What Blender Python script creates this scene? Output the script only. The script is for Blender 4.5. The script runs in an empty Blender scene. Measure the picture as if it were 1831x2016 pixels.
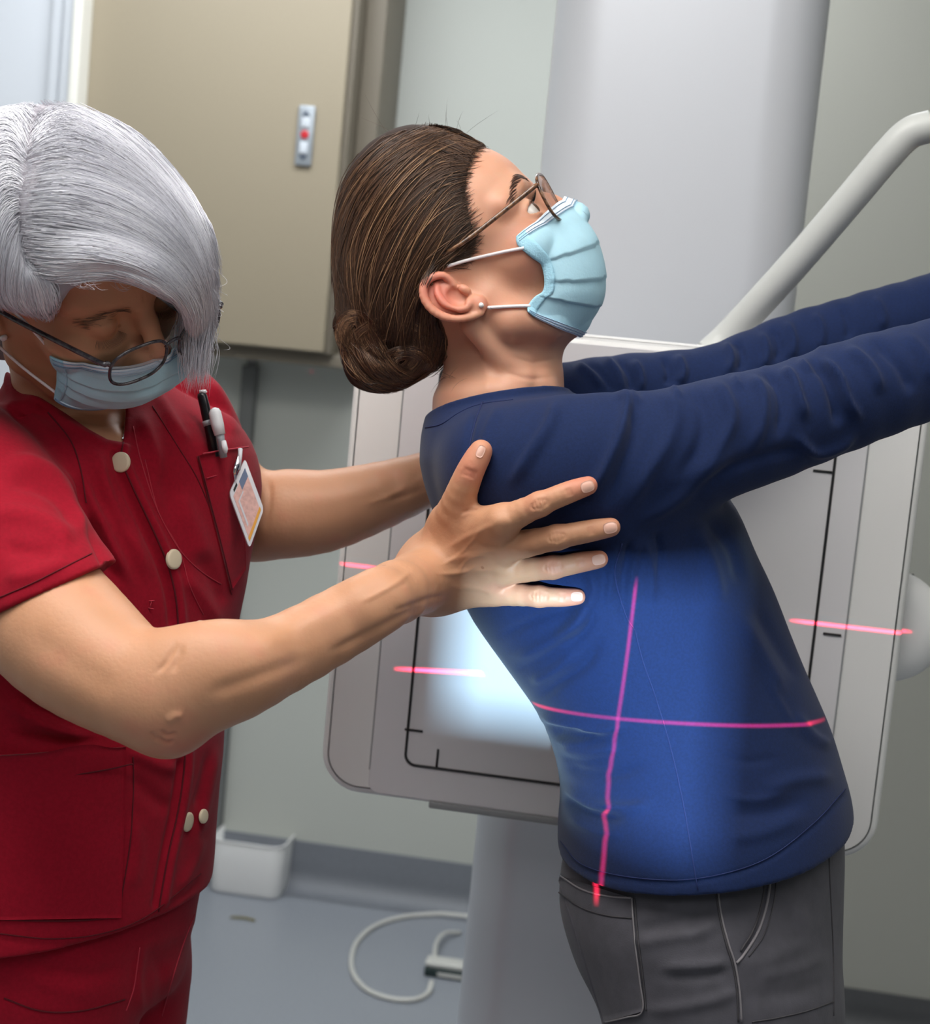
import bpy, math, random
import numpy as np
from mathutils import Matrix, Vector
from mathutils.bvhtree import BVHTree

random.seed(7); rng = np.random.default_rng(11)
scene = bpy.context.scene
COL = scene.collection

# ------------------------------------------------------------------ camera
F = 3230.0; CX = 915.5; CY = 1008.0            # focal length in pixels of the 1831x2016 frame
PITCH, ROLL, YAW, CAM_H = math.radians(6.5), math.radians(5.4), math.radians(8.0), 1.45
cam_data = bpy.data.cameras.new('camera'); cam = bpy.data.objects.new('camera', cam_data); COL.objects.link(cam)
cam_data.sensor_fit = 'HORIZONTAL'; cam_data.sensor_width = 36.0; cam_data.lens = F / 1831.0 * 36.0
M_CAM = (Matrix.Translation((0, 0, CAM_H)) @ Matrix.Rotation(YAW, 4, 'Z')
         @ Matrix.Rotation(math.pi / 2 - PITCH, 4, 'X') @ Matrix.Rotation(ROLL, 4, 'Z'))
cam.matrix_world = M_CAM
cam_data.clip_start = 0.05; cam_data.clip_end = 50
cam_data.dof.use_dof = True; cam_data.dof.focus_distance = 1.36; cam_data.dof.aperture_fstop = 9.0
scene.camera = cam
MC = np.array(M_CAM)

# ------------------------------------------------------------------ view and light
vs = scene.view_settings
vs.view_transform = 'Standard'; vs.look = 'None'; vs.gamma = 1.0; vs.use_curve_mapping = False
vs.exposure = 0.0
world = bpy.data.worlds.new('world'); scene.world = world; world.use_nodes = True
bg = world.node_tree.nodes['Background']
bg.inputs[0].default_value = (0.80, 0.87, 1.0, 1); bg.inputs[1].default_value = 0.33

def area(name, loc, target, sx, sy, power, color):
    d = bpy.data.lights.new(name, 'AREA'); d.shape = 'RECTANGLE'; d.size = sx; d.size_y = sy
    d.energy = power; d.color = color
    o = bpy.data.objects.new(name, d); COL.objects.link(o)
    o.location = loc
    o.rotation_euler = (Vector(target) - Vector(loc)).to_track_quat('-Z', 'Y').to_euler()
    return o
area('ceiling_and_fill_light', (-0.55, 0.75, 2.62), (-0.5, 0.95, 0), 1.2, 0.9, 34, (1.0, 0.97, 0.92))
area('ceiling_and_fill_light', (0.95, 0.85, 2.62), (0.95, 0.85, 0), 1.2, 0.6, 9, (1.0, 0.97, 0.93))
area('ceiling_and_fill_light', (-0.75, 2.9, 2.62), (-0.75, 3.1, 0), 1.8, 0.6, 34, (0.93, 0.97, 1.0))  # added back light that lifts the far wall, cabinet and door
area('ceiling_and_fill_light', (-0.3, -1.0, 2.62), (-0.1, -0.2, 0.6), 1.6, 0.8, 15, (0.97, 0.98, 1.0))  # added front fill from the camera side

# ------------------------------------------------------------------ coordinates
def P(px, py, d):
    """point on the sight line of pixel (px,py) at distance d along the view axis, camera frame (x right, y up, z back)"""
    return np.array([(px - CX) * d / F, (CY - py) * d / F, -d])
def loc2w(v):
    v = np.asarray(v, float); return v @ MC[:3, :3].T + MC[:3, 3]
def w2loc(v):
    v = np.asarray(v, float); return (v - MC[:3, 3]) @ MC[:3, :3]
def W(px, py, d): return loc2w(P(px, py, d))
def pix(v):
    d = -v[:, 2]; return np.stack([CX + v[:, 0] / d * F, CY - v[:, 1] / d * F], 1)
def on_plane(px, py, axis, val):
    o = MC[:3, 3]; r = loc2w(P(px, py, 1.0)) - o
    return o + r * ((val - o[axis]) / r[axis])

# ------------------------------------------------------------------ objects
def new_mesh(name, verts, faces, mat=None, parent=None, smooth=True, local=True, attrs=None):
    v = np.asarray(verts, float)
    if local: v = loc2w(v)
    off = np.array(parent.matrix_world.translation) if parent is not None else None
    if parent is not None and parent.parent is not None: off = None
    org = v.mean(0) if parent is None else np.array(ROOTPOS.get(parent.name, (0, 0, 0)))
    v = v - org
    me = bpy.data.meshes.new(name)
    if isinstance(faces, np.ndarray):
        nf, k = faces.shape
        me.vertices.add(len(v)); me.vertices.foreach_set('co', v.astype(np.float32).ravel())
        me.loops.add(nf * k); me.loops.foreach_set('vertex_index', faces.astype(np.int32).ravel())
        me.polygons.add(nf); me.polygons.foreach_set('loop_start', np.arange(0, nf * k, k, dtype=np.int32))
        me.update(calc_edges=True)
    else:
        me.from_pydata(v.tolist(), [], faces); me.update()
    if smooth: me.polygons.foreach_set('use_smooth', [True] * len(me.polygons))
    for an, data in (attrs or {}).items():
        a = me.attributes.new(an, 'FLOAT', 'POINT'); a.data.foreach_set('value', np.asarray(data, np.float32))
    me.validate()
    o = bpy.data.objects.new(name, me); COL.objects.link(o)
    if parent is None: o.location = org
    else: o.parent = parent
    ROOTPOS[o.name] = tuple(org) 
    if mat: me.materials.append(mat)
    return o
ROOTPOS = {}
def root(name, pos, label, cat, group=None):
    o = bpy.data.objects.new(name, None); COL.objects.link(o); o.location = pos
    o.empty_display_size = 0.05
    ROOTPOS[o.name] = tuple(pos); return tag(o, label, cat, group)
def tag(o, label=None, cat=None, group=None, kind=None):
    if label: o['label'] = label
    if cat: o['category'] = cat
    if group: o['group'] = group
    if kind: o['kind'] = kind
    return o

def box_vf(x0, x1, y0, y1, z0, z1):
    v = [(x, y, z) for x in (x0, x1) for y in (y0, y1) for z in (z0, z1)]
    return v, [(0, 1, 3, 2), (4, 6, 7, 5), (0, 4, 5, 1), (2, 3, 7, 6), (0, 2, 6, 4), (1, 5, 7, 3)]
def box(name, x0, x1, y0, y1, z0, z1, mat, parent=None, bevel=0.0, kind=None):
    v, f = box_vf(x0, x1, y0, y1, z0, z1)
    o = new_mesh(name, v, f, mat, parent, smooth=False, local=False)
    if bevel:
        m = o.modifiers.new('bevel', 'BEVEL'); m.width = bevel; m.segments = 3; m.limit_method = 'ANGLE'
        for p in o.data.polygons: p.use_smooth = True
    if kind: o['kind'] = kind
    return o
def catmull(pts, n):
    pts = np.asarray(pts, float); m = len(pts)
    if m < 3:
        t = np.linspace(0, 1, n)[:, None]; return pts[0] * (1 - t) + pts[-1] * t
    ext = np.vstack([2 * pts[0] - pts[1], pts, 2 * pts[-1] - pts[-2]])
    u = np.linspace(0, m - 1 - 1e-9, n); i = u.astype(int); t = (u - i)[:, None]
    p0, p1, p2, p3 = ext[i], ext[i + 1], ext[i + 2], ext[i + 3]
    return 0.5 * ((2 * p1) + (p2 - p0) * t + (2 * p0 - 5 * p1 + 4 * p2 - p3) * t * t + (3 * p1 - p0 - 3 * p2 + p3) * t ** 3)
def tube_vf(pts, r, sides=8, caps=True, closed=False):
    pts = np.asarray(pts, float); n = len(pts); r = np.broadcast_to(np.asarray(r, float), (n,))
    if closed: T = np.roll(pts, -1, 0) - np.roll(pts, 1, 0)
    else: T = np.gradient(pts, axis=0)
    T /= np.linalg.norm(T, axis=1)[:, None] + 1e-12
    up = np.array([0.0, 0, 1]) if abs(T[0][2]) < 0.9 else np.array([1.0, 0, 0])
    a = np.cross(T[0], up); a /= np.linalg.norm(a); V = []
    ang = np.arange(sides) / sides * 2 * math.pi
    for i in range(n):
        a = a - T[i] * a.dot(T[i]); a /= np.linalg.norm(a); b = np.cross(T[i], a)
        V.append(pts[i] + r[i] * (np.cos(ang)[:, None] * a + np.sin(ang)[:, None] * b))
    V = np.vstack(V); Fc = []
    for i in range(n if closed else n - 1):
        j = (i + 1) % n
        for k in range(sides):
            l = (k + 1) % sides
            Fc.append((i * sides + k, i * sides + l, j * sides + l, j * sides + k))
    if caps and not closed:
        Fc.append(tuple(range(sides))[::-1]); Fc.append(tuple((n - 1) * sides + k for k in range(sides)))
    return V, Fc
def merge(parts):
    V = []; Fc = []; o = 0
    for v, f in parts:
        v = np.asarray(v, float); V.append(v); Fc += [tuple(i + o for i in q) for q in f]; o += len(v)
    return np.vstack(V), Fc

# ------------------------------------------------------------------ materials
def mat(name, color, rough=0.5, metal=0.0, sss=0.0, sssr=(0.012, 0.004, 0.002), bump=0.0, bscale=200.0, bdist=0.001,
        var=0.0, vscale=8.0, var_color=None, sheen=0.0, spec=0.5, coat=0.0, trans=0.0, alpha=1.0, attr=None, attr_cols=None,
        weave=0.0, wscale=900.0, spots=None, ior=1.45, emit=None):
    m = bpy.data.materials.new(name); m.use_nodes = True; nt = m.node_tree; N = nt.nodes; L = nt.links
    b = N['Principled BSDF']
    c = (*color, 1) if len(color) == 3 else color
    b.inputs['Base Color'].default_value = c
    b.inputs['Roughness'].default_value = rough; b.inputs['Metallic'].default_value = metal
    b.inputs['Specular IOR Level'].default_value = spec; b.inputs['IOR'].default_value = ior
    b.inputs['Sheen Weight'].default_value = sheen; b.inputs['Sheen Roughness'].default_value = 0.5
    b.inputs['Coat Weight'].default_value = coat
    b.inputs['Transmission Weight'].default_value = trans; b.inputs['Alpha'].default_value = alpha
    if sss:
        b.inputs['Subsurface Weight'].default_value = sss; b.inputs['Subsurface Radius'].default_value = sssr
        b.inputs['Subsurface Scale'].default_value = 1.0
    if emit:
        b.inputs['Emission Color'].default_value = (*emit[0], 1); b.inputs['Emission Strength'].default_value = emit[1]
    tc = N.new('ShaderNodeTexCoord'); src = None
    if var or var_color:
        n = N.new('ShaderNodeTexNoise'); n.inputs['Scale'].default_value = vscale; n.inputs['Detail'].default_value = 4
        L.new(tc.outputs['Object'], n.inputs['Vector'])
        mx = N.new('ShaderNodeMix'); mx.data_type = 'RGBA'
        rr = N.new('ShaderNodeMapRange'); rr.inputs[1].default_value = 0.35; rr.inputs[2].default_value = 0.65
        L.new(n.outputs['Fac'], rr.inputs[0]); L.new(rr.outputs[0], mx.inputs[0])
        if var_color: c2 = (*var_color, 1)
        else: c2 = tuple(x * (1 + var) for x in c[:3]) + (1,); c = tuple(x * (1 - var) for x in c[:3]) + (1,)
        mx.inputs[6].default_value = c; mx.inputs[7].default_value = c2; src = mx.outputs[2]
    if attr:
        a = N.new('ShaderNodeAttribute'); a.attribute_name = attr
        cr = N.new('ShaderNodeValToRGB'); L.new(a.outputs['Fac'], cr.inputs[0])
        els = cr.color_ramp.elements
        for i, (p, cc) in enumerate(attr_cols):
            e = els[i] if i < 2 else els.new(p)
            e.position = p; e.color = (*cc, 1)
        src = cr.outputs[0]
    if spots:
        v = N.new('ShaderNodeTexVoronoi'); v.inputs['Scale'].default_value = spots[0]
        L.new(tc.outputs['Object'], v.inputs['Vector'])
        rr = N.new('ShaderNodeMapRange'); rr.inputs[1].default_value = spots[1]; rr.inputs[2].default_value = spots[1] * 1.6
        rr.inputs[3].default_value = spots[3] if len(spots) > 3 else 0.5; rr.inputs[4].default_value = 0
        L.new(v.outputs['Distance'], rr.inputs[0])
        mx = N.new('ShaderNodeMix'); mx.data_type = 'RGBA'; L.new(rr.outputs[0], mx.inputs[0])
        if src: L.new(src, mx.inputs[6])
        else: mx.inputs[6].default_value = c
        mx.inputs[7].default_value = (*spots[2], 1); src = mx.outputs[2]
    if src: L.new(src, b.inputs['Base Color'])
    last = None
    if bump:
        n = N.new('ShaderNodeTexNoise'); n.inputs['Scale'].default_value = bscale; n.inputs['Detail'].default_value = 5
        L.new(tc.outputs['Object'], n.inputs['Vector'])
        bp = N.new('ShaderNodeBump'); bp.inputs['Strength'].default_value = bump; bp.inputs['Distance'].default_value = bdist
        L.new(n.outputs['Fac'], bp.inputs['Height']); last = bp
    if weave:
        for rot in (0.6, -0.9):
            mp = N.new('ShaderNodeMapping'); mp.inputs['Rotation'].default_value = (rot, rot * 0.7, rot)
            w = N.new('ShaderNodeTexWave'); w.inputs['Scale'].default_value = wscale; w.inputs['Distortion'].default_value = 1.5
            L.new(tc.outputs['Object'], mp.inputs[0]); L.new(mp.outputs[0], w.inputs['Vector'])
            bp = N.new('ShaderNodeBump'); bp.inputs['Strength'].default_value = weave; bp.inputs['Distance'].default_value = 0.0004
            L.new(w.outputs['Fac'], bp.inputs['Height'])
            if last: L.new(last.outputs[0], bp.inputs['Normal'])
            last = bp
    if last: L.new(last.outputs[0], b.inputs['Normal'])
    return m

def s2l(r, g, b):
    f = lambda c: (c / 255 / 12.92) if c / 255 < 0.04045 else ((c / 255 + 0.055) / 1.055) ** 2.4
    return (f(r), f(g), f(b))
# ================================================================== THE ROOM
m_wall = mat('wall_paint', s2l(184, 187, 181), 0.6, bump=0.15, bscale=120, bdist=0.002)
m_wall_r = mat('wall_paint_warm', s2l(166, 165, 156), 0.6, bump=0.15, bscale=120, bdist=0.002)
m_ceil = mat('ceiling_tile', s2l(225, 225, 222), 0.8)
m_floor = mat('vinyl_floor', s2l(142, 147, 156), 0.32, var=0.05, vscale=160, bump=0.08, bscale=300, bdist=0.001)
m_cove = mat('cove_vinyl', s2l(118, 122, 130), 0.45, var=0.04, vscale=160)
m_cove_d = mat('dark_cove_vinyl', s2l(82, 82, 84), 0.5, var=0.05, vscale=160)
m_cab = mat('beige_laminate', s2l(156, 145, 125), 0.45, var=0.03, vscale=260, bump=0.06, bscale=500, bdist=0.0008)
m_cab_shade = mat('beige_laminate_shade', s2l(118, 110, 97), 0.5)  # darker laminate copy; shade of side and underside put into its colour
m_dark = mat('dark_gap', s2l(40, 40, 40), 0.7)
m_dgrey = mat('dark_grey_strip', s2l(112, 114, 114), 0.6)
m_alu = mat('aluminium_grey_paint', s2l(204, 207, 214), 0.36, metal=0.2, bump=0.05, bscale=700, bdist=0.0005)
m_white = mat('white_plastic', s2l(226, 226, 226), 0.35, bump=0.03, bscale=300, bdist=0.0005)
m_offwhite = mat('light_grey_plastic', s2l(205, 204, 204), 0.4, bump=0.05, bscale=600, bdist=0.0004)
m_pale = mat('pale_door_laminate', s2l(205, 209, 216), 0.5)
m_seam = mat('panel_joint_grey', s2l(140, 142, 144), 0.6)
m_black = mat('black_print', s2l(28, 28, 30), 0.5)
m_trimw = mat('white_trim_paint', s2l(232, 230, 222), 0.45)

# base line of the far wall, the projecting wall on the right
pb = on_plane(685, 1668, 2, 0.125); YB = pb[1]
pr = on_plane(1740, 1954, 2, 0.10); YR = pr[1]
xr = on_plane(1420, 1700, 1, YR)[0]
X0, X1, YF, ZC = -2.3, 2.1, -2.6, 2.75
box('floor', X0, X1, YF, YB + 0.1, -0.1, 0.0, m_floor, kind='structure')
box('ceiling', X0, X1, YF, YB + 0.1, ZC, ZC + 0.1, m_ceil, kind='structure')
box('wall_back', X0, X1, YB, YB + 0.1, 0, ZC, m_wall, kind='structure')
box('wall_right', xr, X1, YR, YB, 0, ZC, m_wall_r, kind='structure')
box('wall_side', X1, X1 + 0.1, YF, YR, 0, ZC, m_wall, kind='structure')
box('wall_left', X0 - 0.1, X0, YF, YB, 0, ZC, m_wall, kind='structure')
box('wall_front', X0, X1, YF - 0.1, YF, 0, ZC, m_wall, kind='structure')
def cove(name, x0, x1, y, h, m):
    # coved skirting: thin against the wall, curving out on to the floor
    prof = [(0, h), (-0.006, h), (-0.008, 0.07)] + [(-0.008 - 0.05 * (1 - math.cos(a)), 0.052 - 0.05 * math.sin(a)) for a in np.linspace(0, math.pi / 2, 9)] + [(-0.06, 0.0015), (0, 0.0015)]
    V = [(x, y + p, z) for x in (x0, x1) for p, z in prof]; n = len(prof)
    Fc = [(i, (i + 1) % n, n + (i + 1) % n, n + i) for i in range(n)] + [tuple(range(n))[::-1], tuple(range(n, 2 * n))]
    tag(new_mesh(name, V, Fc, m, None, smooth=False, local=False), kind='structure')
cove('baseboard_back', X0, xr, YB, 0.125, m_cove)
cove('baseboard_right', xr, X1, YR, 0.10, m_cove_d)
# two upright grey strips on the wall behind the technician
gx = on_plane(452, 1300, 1, YB)[0]
box('trim_1', gx - 0.012, gx + 0.010, YB - 0.012, YB, 0.0, 1.6, m_seam, bevel=0.002, kind='structure')
gx2 = on_plane(437, 1600, 1, YB)[0]
box('trim_2', gx2 - 0.03, gx2 + 0.006, YB - 0.03, YB, 0.0, 1.3, m_dgrey, bevel=0.003, kind='structure')

# ---- wall cabinet
YC = YB - 0.30
cxl, cxr = on_plane(150, 300, 1, YC)[0] , on_plane(652, 500, 1, YC)[0]
cz0 = on_plane(560, 690, 1, YC)[2]; cz1 = ZC - 0.02
cabp = ((cxl + cxr) / 2, YC, cz0)
cab = root('wall_cabinet', cabp, 'tall beige wall cabinet hanging behind the two people', 'cabinet')
cxw = on_plane(733, 400, 1, YB - 0.02)[0]
box('cabinet_body', cxl - 0.35, cxr + 0.012, YC + 0.022, YB - 0.03, cz0 + 0.0, cz1, m_cab_shade, cab, 0.002)
door = box('cabinet_door', cxl - 0.33, cxr, YC, YC + 0.02, cz0 + 0.004, cz1, m_cab, cab, 0.003)
door['label'] = 'flat beige door front'
box('cabinet_underside', cxl - 0.34, cxr + 0.055, YC + 0.06, YB, cz0 - 0.03, cz0, m_cab_shade, cab, 0.002)  # dark slab below the cabinet, its underside shadow put into the colour
box('side_strip', cxr + 0.013, cxr + 0.06, YC + 0.09, YB, cz0 - 0.028, cz1, m_cab_shade, cab, 0.002)  # darker strip between the cabinet side and the wall
# ---- small control plate on the cabinet door
hp = on_plane(602, 268, 1, YC)
m_plate = mat('brushed_plate', s2l(165, 172, 180), 0.35, metal=0.5)
m_key = mat('pale_key', s2l(200, 206, 214), 0.4)
m_red = mat('red_key', s2l(190, 40, 50), 0.4)
m_dkey = mat('slate_key', s2l(70, 82, 100), 0.4)
pl = root('control_plate', tuple(hp), 'small grey control plate with red dot on the beige cabinet', 'control panel')
w, h = 0.019, 0.066
box('plate', hp[0] - w, hp[0] + w, YC - 0.010, YC, hp[2] - h, hp[2] + h, m_plate, pl, 0.004)
def disc(name, c, nrm, r, t, m, parent, local=False, n=24, squash=1.0, up=(0, 0, 1)):
    nrm = np.asarray(nrm, float); nrm /= np.linalg.norm(nrm); up = np.asarray(up, float)
    a = np.cross(up, nrm); a /= np.linalg.norm(a) + 1e-9; b = np.cross(nrm, a)
    V = []; rings = [(0.0, t), (0.75, t), (0.93, t * 0.85), (1.0, t * 0.5), (1.0, -t * 0.4)]
    for rr, tt in rings:
        for k in range(n):
            an = 2 * math.pi * k / n
            V.append(c + nrm * tt + r * rr * (a * math.cos(an) + b * squash * math.sin(an)))
    Fc = [(i * n + k, i * n + (k + 1) % n, (i + 1) * n + (k + 1) % n, (i + 1) * n + k)[::-1] for i in range(len(rings) - 1) for k in range(n)]
    return new_mesh(name, V, Fc, m, parent, local=local)
fn = np.array([0, -1.0, 0])
disc('button', hp + np.array([0, -0.010, 0.002]), fn, 0.0095, 0.003, m_red, pl)['label'] = 'round red button'
box('button', hp[0] - 0.009, hp[0] + 0.009, YC - 0.014, YC - 0.009, hp[2] + 0.017, hp[2] + 0.040, m_key, pl, 0.003)
box('button', hp[0] - 0.009, hp[0] + 0.009, YC - 0.014, YC - 0.009, hp[2] - 0.040, hp[2] - 0.014, m_key, pl, 0.003)
for s in (1, -1):
    V = [hp + np.array([x, -0.0125, s * z]) for x, z in ((-0.009, 0.044), (0.009, 0.044), (0.0, 0.053))]
    V += [v + np.array([0, 0.003, 0]) for v in V]
    new_mesh('arrow_mark', V, [(0, 1, 2), (3, 5, 4), (0, 3, 4, 1), (1, 4, 5, 2), (2, 5, 3, 0)], m_dkey, pl, smooth=False, local=False)

# ---- pale sliding door with its frame, far left
YD = YC - 0.03
def xd(px): return on_plane(px, 110, 1, YD)[0]
for nm, a, b, y, m in (('door_1', -900, 92, 0.02, m_pale), ('trim_3', 96, 118, 0.0, m_pale), ('trim_4', 123, 143, -0.012, m_pale), ('trim_5', 148, 166, -0.03, m_trimw)):
    box(nm, xd(a), xd(b), YD + y, YB, 0.0, ZC, m, bevel=0.004, kind='structure')
box('trim_6', xd(-900), xd(150), YD + 0.035, YB, 0.0, ZC, m_seam, kind='structure')

# ---- white open bin on the floor
bc = on_plane(492, 1768, 2, 0.0)
bn = root('waste_bin', (bc[0], bc[1] + 0.075, 0), 'small white open rectangular bin on the floor by the wall', 'bin')
def rrect(cx, cy, hx, hy, r, n=8):
    o = []
    for sx, sy, a0 in ((1, 1, 0), (-1, 1, 90), (-1, -1, 180), (1, -1, 270)):
        for k in range(n + 1):
            a = math.radians(a0 + 90 * k / n); o.append((cx + sx * (hx - r) + r * math.cos(a), cy + sy * (hy - r) + r * math.sin(a)))
    return o
def ring_loft(levels):
    V = []; n = len(levels[0][1])
    for z, ring in levels: V += [(x, y, z) for x, y in ring]
    Fc = [(i * n + k, i * n + (k + 1) % n, (i + 1) * n + (k + 1) % n, (i + 1) * n + k) for i in range(len(levels) - 1) for k in range(n)]
    Fc += [tuple(range(n))[::-1], tuple((len(levels) - 1) * n + k for k in range(n))]
    return V, Fc
bw = abs(on_plane(580, 1750, 1, bc[1])[0] - on_plane(436, 1750, 1, bc[1])[0]) / 2
bx, by, bh = bc[0] - 0.02, bc[1] + 0.07, 0.135
lv = [(0.002, rrect(bx, by, bw * .95, .067, .03)), (0.01, rrect(bx, by, bw * .97, .07, .032)), (bh - 0.002, rrect(bx, by, bw, .075, .035)), (bh, rrect(bx, by, bw * .995, .0745, .035)),
      (bh, rrect(bx, by, bw * .97, .070, .033)), (0.02, rrect(bx, by, bw * .93, .064, .03))]
new_mesh('bin_body', *ring_loft(lv), m_white, bn, local=False).data.polygons.foreach_set
V, Fc = tube_vf([(x, y, bh + .001) for x, y in rrect(bx, by, bw, .075, .035)], 0.0028, 8, closed=True)
new_mesh('bin_rim', V, Fc, m_white, bn, local=False)

# ---- cable loop and its connector block
def fl(px, py, z=0.006): return on_plane(px, py, 2, z)
cpts = [fl(900, 1802), fl(850, 1800), fl(790, 1806), fl(740, 1822), fl(706, 1850), fl(692, 1885), fl(697, 1920), fl(725, 1950), fl(770, 1966), fl(815, 1968), fl(842, 1955), fl(850, 1932, 0.02)]
m_cable = mat('white_cable_sheath', s2l(200, 200, 196), 0.4)
V, Fc = tube_vf(catmull([cpts[0] + np.array([0.22, 0.02, 0])] + cpts, 90), 0.0058, 10)
tag(new_mesh('power_cable', V, Fc, m_cable, None, local=False), 'white cable looped on the grey floor beside the column', 'cable')
cb = fl(880, 1922, 0.0)
ck = root('cable_connector', tuple(cb), 'grey and black plug block lying on the floor at the cable end', 'connector')
m_grn = mat('dark_green_plastic', s2l(35, 50, 50), 0.4)
box('connector_body', cb[0] - 0.05, cb[0] + 0.06, cb[1] - 0.02, cb[1] + 0.03, 0.0, 0.022, m_grn, ck, 0.004)
box('connector_cover', cb[0] - 0.05, cb[0] + 0.06, cb[1] - 0.018, cb[1] + 0.028, 0.0225, 0.034, m_cable, ck, 0.004)
box('connector_label', cb[0] - 0.02, cb[0] + 0.05, cb[1] - 0.0215, cb[1] - 0.0195, 0.006, 0.014, m_cable, ck, 0.0)
V, Fc = tube_vf(catmull([fl(905, 1836), fl(875, 1838, 0.02), fl(858, 1860, 0.03), fl(857, 1895, 0.03), cb + np.array([-.03, .02, .03])], 30), 0.005, 10)
tag(new_mesh('signal_cable', V, Fc, m_cable, None, local=False), 'short pale cable curving from the column to the plug block', 'cable')
# thin coloured scrap on the floor
sp = fl(478, 1810, 0.001)
m_scrap = mat('yellow_tape', s2l(120, 112, 70), 0.6)
V = []
for i, t in enumerate(np.linspace(0, 1, 8)):
    c = sp + np.array([-.03 + .06 * t, .006 * math.sin(3 * t), 0.0005 + 0.0012 * math.sin(3 * t)])
    V += [c + np.array([0, -.006, 0]), c + np.array([0, .006, 0]), c + np.array([0, .006, .0008]), c + np.array([0, -.006, .0008])]
Fc = [(i * 4 + k, i * 4 + (k + 1) % 4, i * 4 + 4 + (k + 1) % 4, i * 4 + 4 + k) for i in range(7) for k in range(4)]
tag(new_mesh('tape_scrap', V, Fc, m_scrap, None, local=False), 'small olive tape scrap on the floor before the bin', 'tape')

# ================================================================== X-RAY WALL STAND
yp = W(1230, 1160, 1.76)[1]                     # front face of the detector housing
PL = on_plane(662, 1130, 1, yp)[0]; PR = on_plane(1778, 1245, 1, yp)[0]
PT = on_plane(1250, 678, 1, yp)[2]; PB = on_plane(900, 1590, 1, yp)[2]
st = root('xray_stand', ((PL + PR) / 2, yp + 0.25, 0), 'grey column x-ray stand carrying the white detector panel behind the patient', 'x-ray stand')
def rr_xz(x0, x1, z0, z1, r, n=10): return rrect((x0 + x1) / 2, (z0 + z1) / 2, (x1 - x0) / 2, (z1 - z0) / 2, r, n)
def slab(name, x0, x1, z0, z1, r, y0, y1, e, m, parent):
    lv = []
    for k in range(5):
        a = k / 4 * math.pi / 2; ins = e * (1 - math.sin(a)); yy = y0 + e * (1 - math.cos(a)) if False else y0 + e * (1 - math.sin(math.pi / 2 - math.pi / 2 * 0)) 
    for a in np.linspace(0, math.pi / 2, 6): lv.append((y0 + e * (1 - math.sin(a)), e * (1 - math.cos(a)) ))
    lv = [(y0 + e * (1 - math.cos(a)), e * (1 - math.sin(a))) for a in np.linspace(0, math.pi / 2, 6)] + [(y1 - e * (1 - math.cos(a)), e * (1 - math.sin(a))) for a in np.linspace(math.pi / 2, 0, 6)]
    V = []; rings = [rr_xz(x0 + i, x1 - i, z0 + i, z1 - i, max(r - i, 0.001)) for _, i in lv]; n = len(rings[0])
    for (yy, _), rg in zip(lv, rings): V += [(x, yy, z) for x, z in rg]
    Fc = [(i * n + k, (i + 1) * n + k, (i + 1) * n + (k + 1) % n, i * n + (k + 1) % n)[::-1] for i in range(len(lv) - 1) for k in range(n)]
    Fc += [tuple(range(n)), tuple((len(lv) - 1) * n + k for k in range(n))[::-1]]
    o = new_mesh(name, V, Fc, m, parent, local=False)
    md = o.modifiers.new('wn', 'WEIGHTED_NORMAL'); return o
m_house = mat('detector_housing', s2l(222, 221, 220), 0.38, bump=0.04, bscale=500, bdist=0.0004)
m_plateg = mat('detector_front_plate', s2l(212, 210, 213), 0.4, bump=0.04, bscale=500, bdist=0.0004)
hs = slab('detector_housing', PL, PR, PB, PT, 0.045, yp, yp + 0.075, 0.009, m_house, st)
# front plate, bounded by a fine joint left and right
fx0 = on_plane(747, 1300, 1, yp)[0]; fx1 = on_plane(1668, 1220, 1, yp)[0]
slab('front_plate', fx0, fx1, PB + 0.004, PT - 0.004, 0.012, yp - 0.0015, yp + 0.01, 0.001, m_plateg, st)
for x in (fx0, fx1):
    box('plate_joint', x - 0.0006, x + 0.0006, yp - 0.0018, yp + 0.002, PB + 0.03, PT - 0.02, m_seam, st)
box('lower_lip', on_plane(845, 1580, 1, yp)[0], fx1 - 0.03, yp - 0.004, yp + 0.06, PB - 0.004, PB + 0.004, m_seam, st, 0.002)
# printed field frame
def yz(px, py): p = on_plane(px, py, 1, yp - 0.0022); return p[0], p[2]
kx0 = (yz(845, 1000)[0] + yz(797, 1480)[0]) / 2; kx1 = (yz(1645, 900)[0] + yz(1597, 1300)[0]) / 2; kz0 = yz(900, 1518)[1]
kz1 = PT - (kz0 - PB)
yy = yp - 0.0020
V, Fc = tube_vf([(x, yy, z) for x, z in rr_xz(kx0, kx1, kz0, kz1, 0.012)], 0.0016, 6, closed=True)
fr = new_mesh('field_frame', V, Fc, m_black, st, local=False); fr['label'] = 'black printed field outline'
def tick(px0, py0, px1, py1):
    x0, z0 = yz(px0, py0); x1, z1 = yz(px1, py1)
    if abs(x1 - x0) > abs(z1 - z0): z1 = z0 = (z0 + z1) / 2
    else: x1 = x0 = (x0 + x1) / 2
    V, Fc = tube_vf([(x0, yy, z0), (x1, yy, z1)], 0.0014, 6); new_mesh('tick_mark', V, Fc, m_black, st, local=False)
tick(797, 1436, 832, 1440); tick(862, 1475, 860, 1510); tick(1601, 926, 1638, 930); tick(1621, 1247, 1656, 1251)
tick(1560, 1560, 1558, 1595)
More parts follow.
